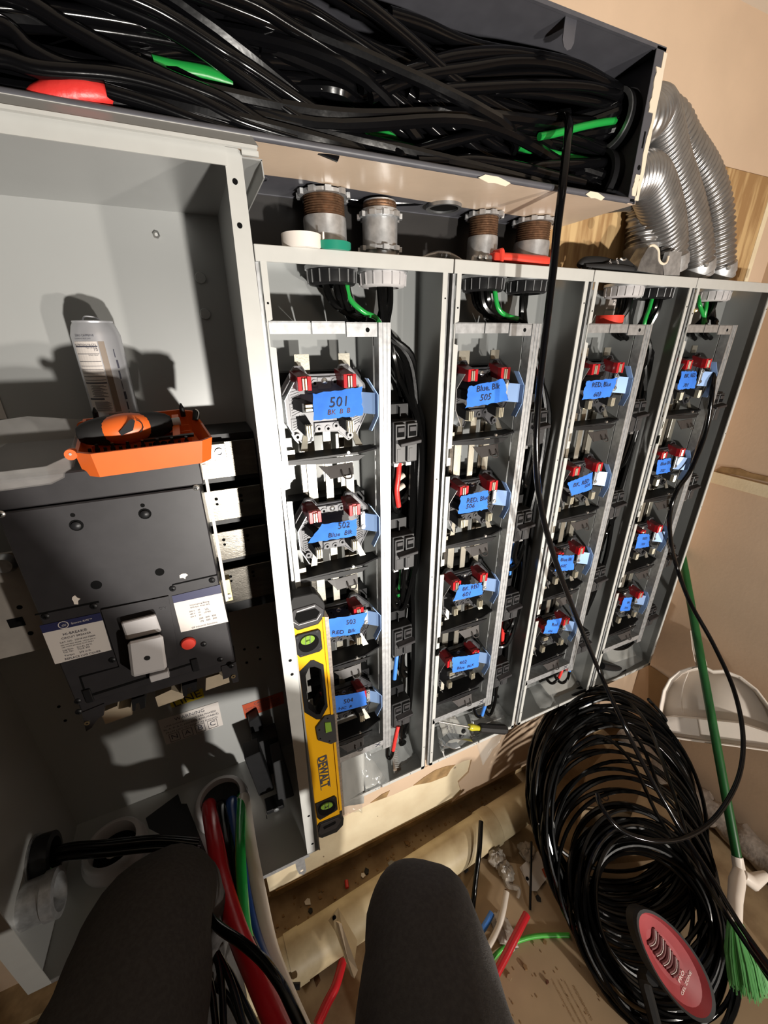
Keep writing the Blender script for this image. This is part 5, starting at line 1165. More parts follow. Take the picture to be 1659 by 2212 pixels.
# shiny strap hanger with bolts
r = thing('pipe_clamp', 'shiny split pipe clamp with bolts in the bottom left of the second cabinet', 'clamp', AY(960, 1620, .01))
def strip(pxs_, y0, w, nm):
    p = spline([AY(x, y, d-.024) for x, y, d in pxs_], 6); g = MB()
    for a, b in zip(p, p[1:]): g.hull8([a, b, b+Vector((0, w, 0)), a+Vector((0, w, 0))], [q+Vector((0, 0, .0022)) for q in (a, b, b+Vector((0, w, 0)), a+Vector((0, w, 0)))])
    build(g, nm, 'bright_metal', r)
strip([(954, 1607, .03), (962, 1608, .028), (973, 1599, .026), (985, 1597, .022), (1005, 1600, .014), (1021, 1603, .006)], 0, .022, 'upper_half')
strip([(955, 1618, .02), (963, 1613, .018), (972, 1616, .012), (982, 1619, .006), (995, 1616, .004)], 0, .022, 'lower_half')
for x, y, d in ((953, 1603, .03), (956, 1621, .018)):
    p = AY(x, y, d-.024); build(MB().lathe([(.005, 0), (.005, .005), (.0028, .006), (.0028, .022)], p, (.1, -.4, -.9) if y > 1610 else (.1, .1, -1), 8), 'clamp_bolt', 'screw', r, True)
p = AY(999, 1582, .02); tag(build(MB().lathe([(.0001, 0), (.006, .004), (.007, .012), (.004, .018)], p, (.1, -.3, .9), 10), 'rubber_plug', 'black_plastic', None, True, 0, p), 'small black plug on the papers in the second cabinet', 'plug')
# ------------------------------------------------------------------ fittings and feeders in the big cabinet
BZ = ZB+.003
def bigring(c, ro, ri, label):
    t = thing('conduit_hub', label, 'conduit fitting', c, 'large conduit hubs in the cabinet floor')
    build(MB().lathe([(ri, 0), (ro+.006, 0), (ro+.006, .012), (ro, .016), (ro, .034), (ro-.006, .042), (ri, .042), (ri-.002, .034), (ri-.002, 0)], c, (0, 0, 1), 40, False), 'collar', 'grey_plastic', t, 1.0)
    build(MB().cyl(c+Vector((0, 0, .001)), c+Vector((0, 0, .003)), ri, 32), 'bore', 'hole', t)
    return t
c1 = AZ(476, 1722, BZ+.04); c1.z = BZ; c2_ = AZ(243, 1822, BZ+.04); c2_.z = BZ
bigring(c1, .066, .052, 'large grey conduit hub the coloured feeder cables come out of')
bigring(c2_, .066, .052, 'large grey conduit hub behind the left knee')
gs = MB().lathe([(.0001, .012), (.035, .022), (.049, .03)], c1+Vector((-.004, .01, 0)), (0, 0, 1), 28, False)
tag(build(gs, 'rubber_seal', 'rubber', None, True, 0, c1), 'dark rubber seal inside the hub of the coloured cables', 'seal')
def feed(px, r, m, label, name='feeder_cable'):
    pts = [AZ(px[0][0], px[0][1], BZ+.01)+Vector((0, .02, -.01)), AZ(px[0][0], px[0][1], BZ+.045)]
    pts += [AD(x, y, d) for x, y, d in px[1:]]
    return cable(pts, r, m, label, 'cable', 'coloured feeder cables from the hub', 9, 16, name)
feed([(452, 1750), (462, 1805, .97), (480, 1900, .87), (512, 2010, .76), (555, 2110, .67), (606, 2225, .60), (680, 2380, .52)], .0185, 'cable_red', 'thick red feeder cable running down between the legs')
feed([(478, 1752), (490, 1830, .97), (506, 1930, .88), (530, 2030, .79), (575, 2130, .70), (640, 2250, .62)], .0175, 'wire_black', 'thick black feeder cable between the red and the blue one')
feed([(502, 1745), (512, 1830, .98), (528, 1950, .87), (556, 2060, .78), (602, 2160, .69), (650, 2250, .62)], .0175, 'cable_blue', 'thick blue feeder cable beside the white one')
feed([(526, 1738), (538, 1830, .99), (556, 1930, .9), (580, 2050, .80), (615, 2150, .72), (660, 2260, .64)], .0185, 'cable_white', 'thick white feeder cable at the right of the bundle')
feed([(521, 1730), (519, 1820, .94), (523, 1920, .85), (531, 2010, .79), (545, 2060, .77)], .0115, 'cable_green', 'green ground cable in front of the white feeder')
def dwire(px, r, label, m='wire_black'): return cable([AD(x, y, d) for x, y, d in px], r, m, label, 'cable', None, 8, 12)
dwire([(440, 1970, .74), (475, 2005, .70), (520, 2035, .67), (567, 2075, .64), (605, 2125, .61), (630, 2175, .59), (660, 2240, .57)], .0082, 'black cable crossing in front of the red feeder')
for k, px in enumerate(([(440, 2010, .8), (465, 2060, .77), (478, 2120, .74), (484, 2230, .7)], [(445, 2020, .8), (480, 2080, .76), (505, 2140, .73), (530, 2230, .7)], [(450, 2035, .82), (495, 2100, .78), (520, 2150, .75), (560, 2230, .72)], [(430, 2060, .78), (455, 2130, .74), (468, 2230, .7)], [(440, 2120, .76), (490, 2150, .74), (530, 2230, .72)])):
    dwire(px, .0062, 'thin black wire right of the left knee, %s from the left at the bottom edge' % ('second', 'fourth', 'fifth', 'first', 'third')[k])
# left wall bushing and connector
pb_ = AX(92, 1856, LX+.012)
t = thing('conduit_bushing', 'black bushing in the left wall of the big cabinet with dark wires coming out', 'bushing', pb_)
build(MB().lathe([(.03, -.010), (.046, -.010), (.048, .0), (.046, .022), (.034, .024), (.032, .0)], pb_, (1, 0, 0), 28, False), 'collar', 'black_plastic', t, True)
build(MB().ring(pb_+Vector((-.012, 0, 0)), (1, 0, 0), .052, .03, .004, 28), 'locknut', 'galv_dark', t, True)
pc_ = AX(105, 1935, LX+.04)
t = thing('conduit_connector', 'grey conduit connector under the black bushing in the left wall', 'conduit fitting', pc_)
build(MB().lathe([(.028, -.04), (.040, -.04), (.040, -.004), (.044, -.002), (.044, .018), (.034, .020), (.031, -.01)], pc_, (1, 0, 0), 28, False), 'collar', 'galv', t, True)
for k, (dy, dz) in enumerate(((0, .012), (.012, 0), (-.012, .004), (0, -.012))):
    p0 = pb_+Vector((.0, dy, dz)); cable([p0, p0+Vector((.05, -.01, .004)), p0+Vector((.12, -.03, -.005)), p0+Vector((.22, -.05, -.03)), p0+Vector((.30, -.07, -.07))], .0075, 'wire_black', 'dark wire from the black bushing at the left, %s of the four' % ('highest', 'rear', 'front', 'lowest')[k], 'wire', None, 7, 10)
p0 = AX(105, 1882, LX+.03); cable([p0, AD(135, 1890, 1.05), AD(165, 1900, 1.02), AD(200, 1925, 1.0)], .0062, 'cable_green', 'dim green wire from the bushing at the left', 'wire', None, 7, 10)
for k, (dx, m) in enumerate(((-.006, 'cable_white'), (.016, 'cable_red'), (.032, 'cable_blue'))):
    a = c2_+Vector((dx, .0, .012)); cable([a, a+Vector((.004, -.010, .02)), a+Vector((.008, -.025, .034))], .013, m, '%s cable inside the hub behind the left knee' % ('white', 'red', 'blue')[k], 'cable', None, 7, 12)
q = [AZ(x, y, BZ+.001) for x, y in ((315, 1768), (385, 1716), (392, 1737), (404, 1737), (448, 1848), (428, 1868), (370, 1815), (322, 1790))]
tag(build(MB().prism(q, (0, 0, .002)), 'insulating_sheet', 'black_matte', None, False, 0, q[0]), 'black insulating sheet lying on the cabinet floor between the two hubs', 'sheet')
t = thing('neutral_block', 'black plastic terminal block assembly in the right corner of the big cabinet', 'terminal block', AY(600, 1780, .08))
for k, (pl, y, th) in enumerate((([(537, 1560), (558, 1546), (592, 1640), (560, 1660)], .19, .03), ([(545, 1610), (600, 1590), (622, 1720), (572, 1745)], .15, .05), ([(528, 1640), (562, 1625), (600, 1730), (575, 1760)], .10, .05), ([(590, 1650), (612, 1640), (650, 1768), (610, 1792)], .06, .06), ([(575, 1755), (612, 1740), (640, 1780), (600, 1815)], .04, .04))):
    build(MB().prism([AY(x, y_, y) for x, y_ in pl], (0, th, 0)), 'block_section', 'black_matte' if k % 2 else 'black_plastic', t, bevel=.002)
build(MB().prism([AY(x, y_, .03) for x, y_ in ((554, 1797), (577, 1768), (602, 1806), (592, 1824), (576, 1806), (548, 1850), (540, 1842), (560, 1812), (545, 1802))], (0, .01, 0)), 'lug_bar', 'black_matte', t)
build(MB().lathe([(.007, 0), (.007, .003), (.0001, .005)], AY(597, 1748, .035), (0, -1, 0), 12), 'block_screw', 'galv_dark', t, True)
t_ = build(MB().prism([AY(x, y, FY+.01) for x, y in ((637, 1858), (657, 1850), (662, 1882), (656, 1890), (646, 1888), (640, 1876))], (0, .002, 0)), 'mounting_tab', 'galv', None, False, 0, AY(650, 1870, FY+.01))
tag(t_, 'small galvanised tab with a hole under the right corner of the big cabinet', 'bracket')
p = AY(652, 1881, FY+.0095); build(MB().cyl(p, p+Vector((0, .001, 0)), .004, 10), 'tab_hole', 'peel', t_)
# ------------------------------------------------------------------ the sitting person: trousered legs
def skin_body(name, verts, edges, rad, m, label, cat):
    me = bpy.data.meshes.new(name); me.from_pydata([Vector(v) for v in verts], edges, [])
    o = bpy.data.objects.new(name, me); COL.objects.link(o); me.materials.append(M(m))
    sk = o.modifiers.new('skin', 'SKIN'); sk.use_smooth_shade = True
    for i, rv in enumerate(rad): me.skin_vertices[0].data[i].radius = rv if isinstance(rv, tuple) else (rv, rv)
    me.skin_vertices[0].data[0].use_root = True
    sb = o.modifiers.new('smooth', 'SUBSURF'); sb.levels = 2; sb.render_levels = 3
    tx = bpy.data.textures.new('folds', 'CLOUDS'); tx.noise_scale = .09
    dp = o.modifiers.new('folds', 'DISPLACE'); dp.texture = tx; dp.strength = .016; dp.mid_level = .5
    return tag(o, label, cat)
lk = AD(352, 1898, .74); rk = AD(902, 1926, .70)
lh = Vector((-.80, -.86, .40)); rh = Vector((-.43, -.86, .40)); pv = Vector((-.60, -.90, .44))
la = Vector((lk.x+.01, lk.y-.05, -.42)); ra = Vector((rk.x-.02, rk.y-.06, -.42))
vs = [pv, pv+Vector((0, -.02, .17)), pv+Vector((0, -.05, .34)), lh, lh.lerp(lk, .45), lh.lerp(lk, .80), lk, lk.lerp(la, .22), lk.lerp(la, .6), la, rh, rh.lerp(rk, .45), rh.lerp(rk, .80), rk, rk.lerp(ra, .22), rk.lerp(ra, .6), ra]
ed = [(0, 1), (1, 2), (0, 3), (3, 4), (4, 5), (5, 6), (6, 7), (7, 8), (8, 9), (0, 10), (10, 11), (11, 12), (12, 13), (13, 14), (14, 15), (15, 16)]
rd = [(.19, .14), (.18, .13), (.17, .12), .135, .130, .114, .098, .092, .078, .058, .140, .132, .110, .090, .084, .074, .056]
person = skin_body('person', vs, ed, rd, 'denim', 'sitting person seen from above, only the legs in charcoal trousers with knees raised', 'person')
for a, s in ((la, 'left'), (ra, 'right')):
    me = bpy.data.meshes.new('boot'); me.from_pydata([a+Vector((0, .0, .0)), a+Vector((0, .0, -.075)), a+Vector((0, .09, -.092)), a+Vector((0, .17, -.098))], [(0, 1), (1, 2), (2, 3)], [])
    o = bpy.data.objects.new('boot', me); COL.objects.link(o); me.materials.append(M('rubber')); o.parent = person
    sk = o.modifiers.new('skin', 'SKIN'); sk.use_smooth_shade = True
    for i, rv in enumerate((.05, .052, .045, .035)): me.skin_vertices[0].data[i].radius = (rv, rv)
    sb = o.modifiers.new('smooth', 'SUBSURF'); sb.levels = 2; sb.render_levels = 2
r = thing('shade_crate', 'unseen dark crate under the person, added to shade the big cabinet', 'crate', (-.58, -.95, FL))  # unseen crate, added and sized to block lamp light from the lower cabinet
build(MB().box((-.80, -1.15, FL), (-.46, -.80, .255)), 'shade_crate_body', 'rubber', r, bevel=.01)
build(MB().box((-.82, -1.17, .20), (-.44, -.78, .265)), 'crate_rim', 'black_plastic', r, bevel=.008)
# ------------------------------------------------------------------ floor: cardboard, pipe, scraps
cbd = [AZ(x, y, FL+.004) for x, y in ((1000, 1935), (1040, 1855), (1200, 1880), (1500, 1850), (1800, 2250), (1100, 2500), (650, 2330), (880, 2150))]
cb_ = tag(build(MB().prism(cbd, (0, 0, .004)), 'cardboard_sheet', 'cardboard', None, False, 0, cbd[0]), 'flattened brown cardboard sheet on the floor under the wire coil', 'cardboard')
for k, s in enumerate(('THIS CARTON IS MADE OF', 'CORRUGATED FIBREBOARD', 'MEETING ALL CONSTRUCTION', 'REQUIREMENTS')):
    a, b, c = AZ(1195+14*k, 2125+2*k, FL+.0092), AZ(1235+14*k, 2200+2*k, FL+.0092), AZ(1220+14*k, 2118+2*k, FL+.0092)
    text(s, .010, frame(a.lerp(b, .5), b-a, c-a), 'printed_line', 'cardboard_dark', cb_, fit=.09)
t = tag(build(MB().prism([AX(x, y, 1.188) for x, y in ((1401, 1437), (1446, 1468), (1462, 1482), (1470, 1680), (1400, 1640))], (.006, 0, 0)), 'cardboard_sheet', 'cardboard_dark', None, False, 0, AX(1440, 1600, 1.188)), 'dark brown cardboard leaning on the right wall behind the dustpan', 'cardboard')
# cardboard box inside the coil
def fbox(px, z0, h, name, m, label):
    P = [AZ(x, y, z0+h) for x, y in px]; o = build(MB().prism(P, (0, 0, -h)), name, m, None, False, 0, P[0]-Vector((0, 0, h))); return tag(o, label, 'box'), P
bx, P = fbox(((1330, 1600), (1408, 1640), (1370, 1745), (1262, 1740), (1268, 1665)), FL+.01, .16, 'cardboard_box', 'cardboard', 'brown cardboard box standing inside the wire coil')
text('NO', .05, frame(AZ(1305, 1732, FL+.172), AZ(1330, 1725, FL+.172)-AZ(1300, 1735, FL+.172), AZ(1300, 1700, FL+.172)-AZ(1300, 1735, FL+.172)), 'printed_word', 'label_print', bx, fit=.06)
bx2, P = fbox(((1275, 1760), (1360, 1800), (1330, 1850), (1240, 1835)), FL+.01, .03, 'cardboard_flap', 'paper', 'pale cardboard flap on the floor inside the wire coil')
# cream pipe on the floor along the wall
pA, pB = Vector((-.62, -.075, FL+.062)), Vector((.56, .002, FL+.062))
t = thing('drain_pipe', 'stained cream pipe lying on the floor along the wall', 'pipe', pA.lerp(pB, .5)-Vector((0, 0, .062)))
build(MB().tube([pA.lerp(pB, k/16) for k in range(17)], .062, 26), 'pipe_body', 'cream_pipe', t, True)
e = pA.lerp(pB, .735); dx = (pB-pA).normalized()
build(MB().lathe([(.0625, 0), (.066, .004), (.066, .05), (.0625, .055)], e, dx, 30, False), 'pipe_sleeve', 'cream_pipe', t, True)
dts = MB()
for k in range(9):
    a = -.9+.23*k; o_ = pA.lerp(pB, .125)+Vector((0, math.sin(a-.6)*-.0622, math.cos(a-.6)*.0622)); dts.cyl(o_, o_+Vector((0, -math.sin(a-.6), math.cos(a-.6)))*.0012, .0042, 8)
build(dts, 'perforation', 'hole', t)
build(MB().ring(pA.lerp(pB, .105), dx, .0645, .060, .045, 30), 'perforated_band', 'cream_pipe', t, True)
# strap bracket standing on the pipe
r = thing('metal_bracket', 'dirty angled metal bracket leaning on the cream pipe', 'bracket', AZ(750, 2080, FL+.05))
q = [AD(x, y, d) for x, y, d in ((709, 1988, 1.23), (731, 1962, 1.25), (772, 2032, 1.19), (762, 2108, 1.13), (748, 2080, 1.15), (724, 2012, 1.21))]
build(MB().prism(q, (.0, .004, -.003)), 'plate', 'cream_pipe', r)
q = [AD(x, y, d) for x, y, d in ((725, 1990, 1.222), (731, 1990, 1.222), (766, 2090, 1.135), (758, 2108, 1.12), (744, 2065, 1.16))]
build(MB().prism(q, (.006, -.012, .01)), 'upright_edge', 'peel', r)
p = AD(722, 1982, 1.234); build(MB().cyl(p, p+Vector((0, -.002, .002)), .006, 10), 'bolt_hole', 'hole', r)
# offcuts of cable
def scrap(px, z, r, m, label, cat='cable offcut', core=None):
    pts = [AZ(x, y, z+dz) for x, y, dz in px]; o = cable(pts, r, m, label, cat, None, 6, 12, 'cable_offcut'); return o
F1 = FL+.01
scrap([(1039, 1774, .14), (1036, 1830, .12), (1030, 1880, .08), (1024, 1935, .03), (1018, 1990, .01)], F1, .0085, 'wire_black', 'ribbed black cable offcut sticking up beside the right knee')
o = scrap([(1094, 1926, .06), (1086, 1970, .05), (1076, 2005, .035), (1058, 2040, .03), (1040, 2070, .02)], F1, .0095, 'cable_white', 'white cable offcut with a copper end on the cardboard')
e = AZ(1094, 1923, F1+.06); build(MB().cyl(e, e+Vector((.001, .003, .001)), .006, 10), 'copper_end', 'rust_thread', o)
scrap([(1063, 1972, .03), (1052, 1992, .025), (1040, 2012, .02), (1020, 2040, .015)], F1, .0095, 'blue_wire_tape', 'short blue cable offcut beside the white one')
scrap([(1138, 1975, .05), (1115, 2020, .045), (1092, 2065, .035), (1065, 2115, .03), (1040, 2160, .02)], F1, .012, 'cable_red', 'red cable offcut on the cardboard crossing the green wire')
scrap([(1060, 2075, .01), (1085, 2050, .008), (1115, 2034, .006), (1160, 2022, .004), (1230, 2020, .003)], F1, .0066, 'green_bright', 'bright green wire offcut running under the wire coil')
scrap([(741, 2075, .02), (725, 2130, .03), (705, 2170, .03), (685, 2215, .03)], F1, .013, 'cable_red', 'red cable offcut between the legs on the floor')
scrap([(1148, 1818, .05), (1147, 1870, .035), (1146, 1920, .02), (1145, 1966, .004)], F1, .0042, 'wire_black', 'thin straight black offcut in front of the card tag')
scrap([(626, 2131, .03), (648, 2130, .03)], F1+.07, .008, 'black_plastic', 'short black offcut at the end of the perforated band')
scrap([(748, 1902, .006), (750, 1918, .006)], F1-.004, .0065, 'red_tape', 'tiny red offcut in the dirt behind the cream pipe')
# card tag
P = [AZ(x, y, F1+.004) for x, y in ((1122, 1874), (1162, 1838), (1186, 1892), (1160, 1925), (1148, 1924))]
tg = tag(build(MB().prism(P, (0, 0, .0012)), 'card_tag', 'label_white', None, False, 0, P[0]), 'cream card tag with a hole and orange mark left of the wire coil', 'tag')
p = AZ(1139, 1898, F1+.0056); build(MB().cyl(p, p+Vector((0, 0, .0006)), .006, 12), 'tag_hole', 'hole', tg)
build(MB().prism([AZ(x, y, F1+.0056) for x, y in ((1170, 1878), (1176, 1874), (1184, 1890), (1178, 1896))], (0, 0, .0006)), 'orange_mark', 'label_orange', tg)
# crumpled clear tape
g = MB(); c = AZ(1080, 1870, F1+.03)
def blob(c, rx, ry, rz, sd, nu=18, nv=12):
    q = random.Random(sd); ph = [q.uniform(0, 6) for _ in range(4)]
    def fn(u, v):
        th = 2*math.pi*u; f = math.pi*v; k = 1+.22*math.sin(3*th+ph[0])*math.sin(4*f+ph[1])+.12*math.sin(7*th+ph[2]+5*f)
        if u in (0, 1): k = 1+.22*math.sin(ph[0])*math.sin(4*f+ph[1])+.12*math.sin(ph[2]+5*f)
        return c+Vector((rx*k*math.sin(f)*math.cos(th), ry*k*math.sin(f)*math.sin(th), rz*k*math.cos(f)))
    return MB().grid(fn, nu, nv)
r = thing('plastic_wrap', 'crumpled clear packing tape at the end of the white offcut', 'plastic wrap', c-Vector((0, 0, .03)))
build(blob(AZ(1072, 1852, F1+.035), .03, .028, .03, 1), 'wad', 'scrap_clear', r, True)
build(blob(AZ(1092, 1880, F1+.03), .024, .034, .024, 2), 'wad', 'scrap_clear', r, True)
build(MB().tube(spline([AZ(1092, 1890, F1+.03), AZ(1098, 1912, F1+.02), AZ(1120, 1920, F1+.02), AZ(1118, 1940, F1+.01)], 6), [.012-.0004*k for k in range(19)], 7), 'twisted_tail', 'scrap_clear', r, True)
r2 = tag(build(blob(AZ(1088, 2012, F1+.01), .03, .05, .012, 4), 'plastic_wrap', 'scrap_clear', None, True, 0, AZ(1088, 2012, F1)), 'flat crumpled clear film beside the red offcut', 'plastic wrap')
tag(build(blob(AZ(1138, 1838, F1+.01), .03, .03, .012, 6), 'plastic_wrap', 'scrap_clear', None, True, 0, AZ(1138, 1838, F1)), 'small piece of clear film above the card tag', 'plastic wrap')
# debris
rd_ = random.Random(9)
def chip(px, py, s, m, label, z=FL+.001, name='debris_chip'):
    c = AZ(px, py, z); n = 5; a0 = rd_.uniform(0, 6)
    P = [c+Vector((math.cos(a0+2*math.pi*k/n)*s*rd_.uniform(.6, 1.2), math.sin(a0+2*math.pi*k/n)*s*rd_.uniform(.6, 1.2), 0)) for k in range(n)]
    return tag(build(MB().prism(P, (0, 0, rd_.uniform(.003, .007))), name, m, None, False, 0, c), label, 'debris', 'scattered scraps on the floor')
for px, py, s, m, lb in ((665, 1948, .014, 'dustpan', 'long white paper scrap in the dirt behind the cream pipe'), (672, 1968, .009, 'black_matte', 'black crumb under the white paper scrap'), (784, 1893, .010, 'dustpan', 'white scrap behind the right knee'), (792, 1884, .011, 'black_matte', 'black scrap behind the right knee'), (845, 1866, .016, 'paper', 'pale square of paper in the dirt beside the right knee'), (880, 1822, .012, 'cardboard_dark', 'brown splinter at the wall foot right of the right knee'), (1006, 1880, .012, 'black_matte', 'black square scrap beside the black offcut'), (1163, 1941, .012, 'black_matte', 'black square scrap below the card tag'), (1100, 2110, .009, 'cardboard', 'cork-like crumb on the cardboard'), (1134, 2090, .008, 'cardboard_dark', 'brown splinter on the cardboard'), (1176, 2036, .007, 'cardboard_dark', 'brown splinter under the green offcut'), (1155, 2042, .006, 'cardboard', 'small curl of wood near the green offcut'), (685, 2116, .014, 'rust_thread', 'rusty lump in front of the cream pipe'), (1182, 2122, .006, 'ink_brown', 'dark splinter beside the printed lines on the cardboard')):
    chip(px, py, s, m, lb, FL+.001 if px < 1000 else FL+.0085)
g = MB()
for k in range(120):
    x = rd_.uniform(-.55, .45); y = rd_.uniform(.01, .12); s = rd_.uniform(.0015, .0045); z = FL+.0005
    if y > WY+.02: continue
    g.box((x-s, y-s, z), (x+s, y+s*1.3, z+s*.8))
for k in range(26):
    p = AZ(rd_.uniform(1090, 1300), rd_.uniform(2010, 2212), FL+.0085); s = rd_.uniform(.0008, .0018); g.box((p.x-s, p.y-s*2, p.z), (p.x+s, p.y+s, p.z+s*.7))
o = build(g, 'grit', 'cardboard_dark', None, False, 0, (0, .06, FL)); tag(o, 'grit and crumbs strewn over the dirty floor', 'grit'); o['kind'] = 'stuff'
# ------------------------------------------------------------------ the big wire coil
coil = thing('wire_coil', 'large loose coil of black wire heaped on the floor at the right', 'wire coil', (.55, -.2, FL))
rk_ = random.Random(17)
ts = [rk_.uniform(0, .24) for _ in range(30)]+[.24+.70*k/17+rk_.uniform(-.015, .015) for k in range(18)]+[rk_.uniform(.75, 1.0) for _ in range(22)]
fz = lambda t, a, b: a+(b-a)*t
for k, tt in enumerate(ts):
    s_ = min(1, max(0, tt*.75+rk_.uniform(-.05, .32)))
    T = AZ(fz(tt, 1284, 1405)+rk_.uniform(-12, 12), fz(tt, 1478, 1850)+rk_.uniform(-4, 4), fz(tt**1.2, .02, -.36))
    Bt = AZ(fz(s_, 1325, 1440)+rk_.uniform(-14, 14), fz(s_, 1875, 2250), FL+.016)
    c = (T+Bt)/2; w = (T-Bt); R0 = w.length/2; w.normalize()
    u = (CR+Vector((rk_.uniform(-.12, .12), rk_.uniform(-.12, .12), rk_.uniform(-.10, .10)))); u = (u-w*u.dot(w)).normalized(); n = u.cross(w)
    asp = min(1.02, fz(tt, .282, .228)/R0)*rk_.uniform(.95, 1.04)
    ph = rk_.uniform(0, 6.28); pts = []
    N = 56
    for q in range(N):
        a = 2*math.pi*q/N; r_ = R0*(1+.018*math.sin(2*a+ph)+.012*math.sin(3*a+2*ph))
        p = c+u*math.cos(a)*r_*asp+w*math.sin(a)*r_+n*(.012*math.sin(a+ph))
        if p.z < FL+.016: p.z = FL+.016
        if p.y > WY-.010: p.y = WY-.010
        if p.x > RX-.012: p.x = RX-.012
        pts.append(p)
    build(MB().tube(pts, .0062, 7, closed=True), 'wire_loop', 'wire_black', coil, True)
# loose tails of the coil at right
for k, pl in enumerate(([(1400, 1510, 1.5), (1442, 1560, 1.5), (1470, 1630, 1.5), (1487, 1708, 1.48)], [(1250, 1530, 1.47), (1330, 1505, 1.44), (1395, 1560, 1.36), (1450, 1700, 1.27), (1500, 1850, 1.2), (1560, 1960, 1.12), (1640, 2080, 1.0), (1700, 2150, .95)], [(1230, 1580, 1.45), (1310, 1535, 1.42), (1380, 1600, 1.36), (1440, 1740, 1.28), (1510, 1860, 1.2), (1570, 1950, 1.12), (1660, 2100, 1.0)], [(1210, 1640, 1.42), (1290, 1590, 1.40), (1360, 1640, 1.35), (1420, 1760, 1.27), (1480, 1850, 1.22), (1530, 1920, 1.18), (1600, 2020, 1.08), (1690, 2160, .95)])):
    build(MB().tube(spline([AD(*q) for q in pl], 8), .0058, 7), 'wire_tail', 'wire_black', coil, True)
# ------------------------------------------------------------------ broom, dustpan, bubble wrap, knee pad
bB = AX(1476, 1214, 1.165); bA = AD(1594, 1862, 1.27)
bd = (bB-bA).normalized()
br = thing('broom', 'broom with green handle and green bristles leaning into the right corner', 'broom', bA-bd*.3)
build(MB().cyl(bA, bB+bd*.05, .0135, 16), 'handle', 'broom_green', br, True)
sk0 = AD(1588, 1992, 1.16)
build(MB().tube([bA+bd*.015, bA-bd*.02, AD(1592, 1905, 1.235), AD(1588, 1945, 1.20), sk0], [.0155, .0165, .021, .0185, .0165], 18), 'ferrule', 'dustpan', br, True)
build(MB().tube([AD(1604, 1890, 1.25), AD(1625, 1905, 1.25), AD(1655, 1890, 1.26)], [.016, .022, .012], 12), 'ferrule_wing', 'dustpan', br, True)
g = MB(); q_ = random.Random(4)
bot_c = AD(1608, 2132, 1.12); tc_ = sk0
ux = CR; 
for k in range(420):
    a = q_.uniform(0, 6.28); rr_ = math.sqrt(q_.random()); o1 = ux*math.cos(a)*rr_*.018+CF*math.sin(a)*rr_*.014; o2 = ux*math.cos(a)*rr_*.050+CF*math.sin(a)*rr_*.035
    p0 = tc_+o1; p2 = bot_c+o2+CU*q_.uniform(-.012, .016)+ux*(.012); p1 = p0.lerp(p2, .5)+o2*.22+ux*.003
    if p2.z < FL+.004: p2.z = FL+.004
    g.tube([p0, p1, p2], [.0013, .0014, .0009], 3, False)
o = build(g, 'bristles', 'bristle', br); o['kind'] = 'stuff'
# dustpan in a plane facing the person, clipped behind the broomstick
dP = bA.lerp(bB, .52)+CF*.03; dn_ = (CAM-dP); dn_ = (dn_-bd*dn_.dot(bd)).normalized()
def DP(x, y, o=0): return OP(x, y, dP-dn_*o, dn_)
dpn = thing('dustpan', 'white lobby dustpan clipped to the broomstick against the right wall', 'dustpan', DP(1560, 1600))
out = [(1505, 1440), (1490, 1443), (1468, 1450), (1447, 1467), (1433, 1492), (1426, 1525), (1424, 1555), (1428, 1580), (1440, 1591), (1500, 1600), (1580, 1610), (1659, 1621), (1705, 1628), (1702, 1600), (1690, 1570), (1665, 1530), (1635, 1490), (1600, 1462), (1565, 1448), (1540, 1449), (1525, 1441)]
mb = MB(); A_ = [DP(x, y) for x, y in out]; cm = DP(1560, 1545); Bk = [DP(x, y, .045) for x, y in out]; Bk = [cm-dn_*.045+(p-(cm-dn_*.045))*.93 for p in Bk]
loop_wall(mb, A_, Bk); n = len(mb.v); mb.v += Bk; mb.f.append(tuple(range(n, n+len(Bk))))
o = build(mb, 'pan', 'dustpan', dpn, .9); so = o.modifiers.new('thickness', 'SOLIDIFY'); so.thickness = .004; so.offset = 0
build(MB().tube(A_, .0032, 8, closed=True), 'rim', 'dustpan', dpn, True)
# concave scoop line and lower lip
mb = MB().prism([DP(x, y, .012) for x, y in ((1436, 1548), (1455, 1546), (1520, 1552), (1600, 1560), (1690, 1590), (1700, 1625), (1580, 1608), (1442, 1588))], -dn_*.03)
build(mb, 'lip_ramp', 'dustpan', dpn, bevel=.004)
build(MB().tube(spline([DP(1487, 1452, .02), DP(1476, 1480, .026), DP(1472, 1510, .03), DP(1474, 1540, .022)], 6), .002, 6), 'inner_crease', 'dustpan', dpn, True)
for sx_, pl in ((0, ((1491, 1362), (1495, 1400), (1500, 1425), (1504, 1441))), (1, ((1511, 1362), (1517, 1400), (1523, 1425), (1527, 1441)))):
    g = MB(); P = [DP(x, y, .005) for x, y in pl]
    for a, b in zip(P, P[1:]): g.hull8([a, b, b-dn_*.03, a-dn_*.03], [v+ux*.0025 for v in (a, b, b-dn_*.03, a-dn_*.03)])
    build(g, 'neck_side', 'dustpan', dpn)
build(MB().prism([DP(x, y, .035) for x, y in ((1491, 1362), (1511, 1362), (1527, 1441), (1504, 1441))], -dn_*.003), 'neck_back', 'dustpan', dpn)
# bubble wrap along the right wall
rl = random.Random(8)
bwA, bwB = Vector((RX-.07, .06, FL+.05)), Vector((RX-.075, -.75, FL+.05))
mb = MB(); P = [bwA.lerp(bwB, k/30)+Vector((rl.uniform(-.006, .006), 0, rl.uniform(-.006, .006))) for k in range(31)]
mb.tube(P, [.05+rl.uniform(-.008, .008) for _ in P], 22)
bw = single(mb, 'bubble_wrap', 'bubble', 'crumpled roll of bubble wrap along the foot of the right wall', 'bubble wrap', None, True)
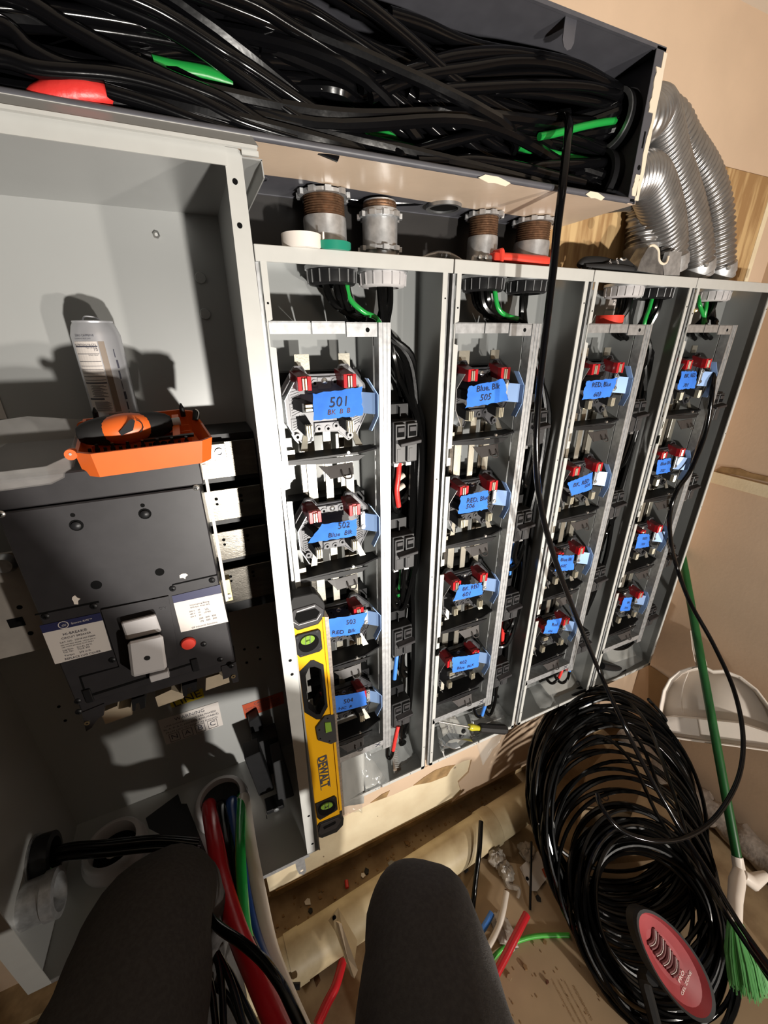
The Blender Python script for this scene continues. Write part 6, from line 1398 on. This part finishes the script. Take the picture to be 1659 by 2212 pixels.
# knee pad
kc = AD(1456, 2080, 1.06); kv = (CAM-kc).normalized(); kx = (AD(1532, 2178, 1.06)-AD(1388, 1985, 1.06)); kl = kx.length; kx.normalize(); kz = (kv*.85+Vector((.15, -.1, .2))).normalized(); ky = kz.cross(kx).normalized(); kz = kx.cross(ky).normalized()
kp = thing('knee_pad', 'red-lined black gel knee pad standing among the wire coil', 'knee pad', kc-kz*.05)
def kpt(u, v, h): return kc+kx*u+ky*v+kz*h
Lk, Wk = kl*.53, kl*.20
def kel(s, h, n=36): return [kpt(Lk*s*math.cos(2*math.pi*k/n)*(1+.0*k), Wk*s*math.sin(2*math.pi*k/n)*(1+.10*math.cos(2*math.pi*k/n)), h) for k in range(n)]
mb = MB(); L1_, L2_, L3_, L4_, L5_ = kel(1.07, 0), kel(1.0, .004), kel(.90, -.012), kel(.55, -.022), kel(.2, -.025)
for a, b in ((L2_, L3_), (L3_, L4_), (L4_, L5_)): loop_wall(mb, a, b)
n = len(mb.v); mb.v += L5_; mb.f.append(tuple(range(n, n+36)))
build(mb, 'red_lining', 'pad_red', kp, 1.2)
mb = MB(); M1, M2, M3 = kel(1.09, -.004), kel(1.0, -.035), kel(.6, -.055); 
for a, b in ((L2_, kel(1.08, .006)), (kel(1.08, .006), M1), (M1, M2), (M2, M3)): loop_wall(mb, a, b)
n = len(mb.v); mb.v += M3; mb.f.append(tuple(range(n, n+36)))
build(mb, 'outer_shell', 'rubber', kp, 1.2)
g = MB(); g2 = MB()
for k in range(8):
    u = -Lk*.46+k*Lk*.10; P = [kpt(u+.010*math.sin(q*.5), Wk*(-.38+.76*q/7)*(1-.04*abs(k-3)), -.0190) for q in range(8)]
    g.tube(P, .0042, 6)
    if k % 2 == 0: g2.tube([p+kx*.006+kz*.003 for p in P], .0010, 5)
build(g, 'gel_rib', 'pad_dark', kp, True); build(g2, 'rib_edge', 'label_white', kp)
tx_ = ky if ky.dot(CR) > 0 else -ky
for s, u, h in (('PRO', .44, -.0185), ('GEL ZONE', .56, -.0165)):
    text(s, .020, frame(kpt(Lk*u, 0, h), tx_, -kx), 'lettering', 'label_white', kp, fit=.060 if s != 'PRO' else .028)
build(MB().tube(spline([kpt(-Lk*.0, Wk*1.05*(-1 if ky.dot(CR) > 0 else 1), -.03), AD(1390, 2110, 1.12), AD(1402, 2160, 1.12), AD(1420, 2230, 1.1)], 6), .016, 8), 'strap', 'rubber', kp, True)
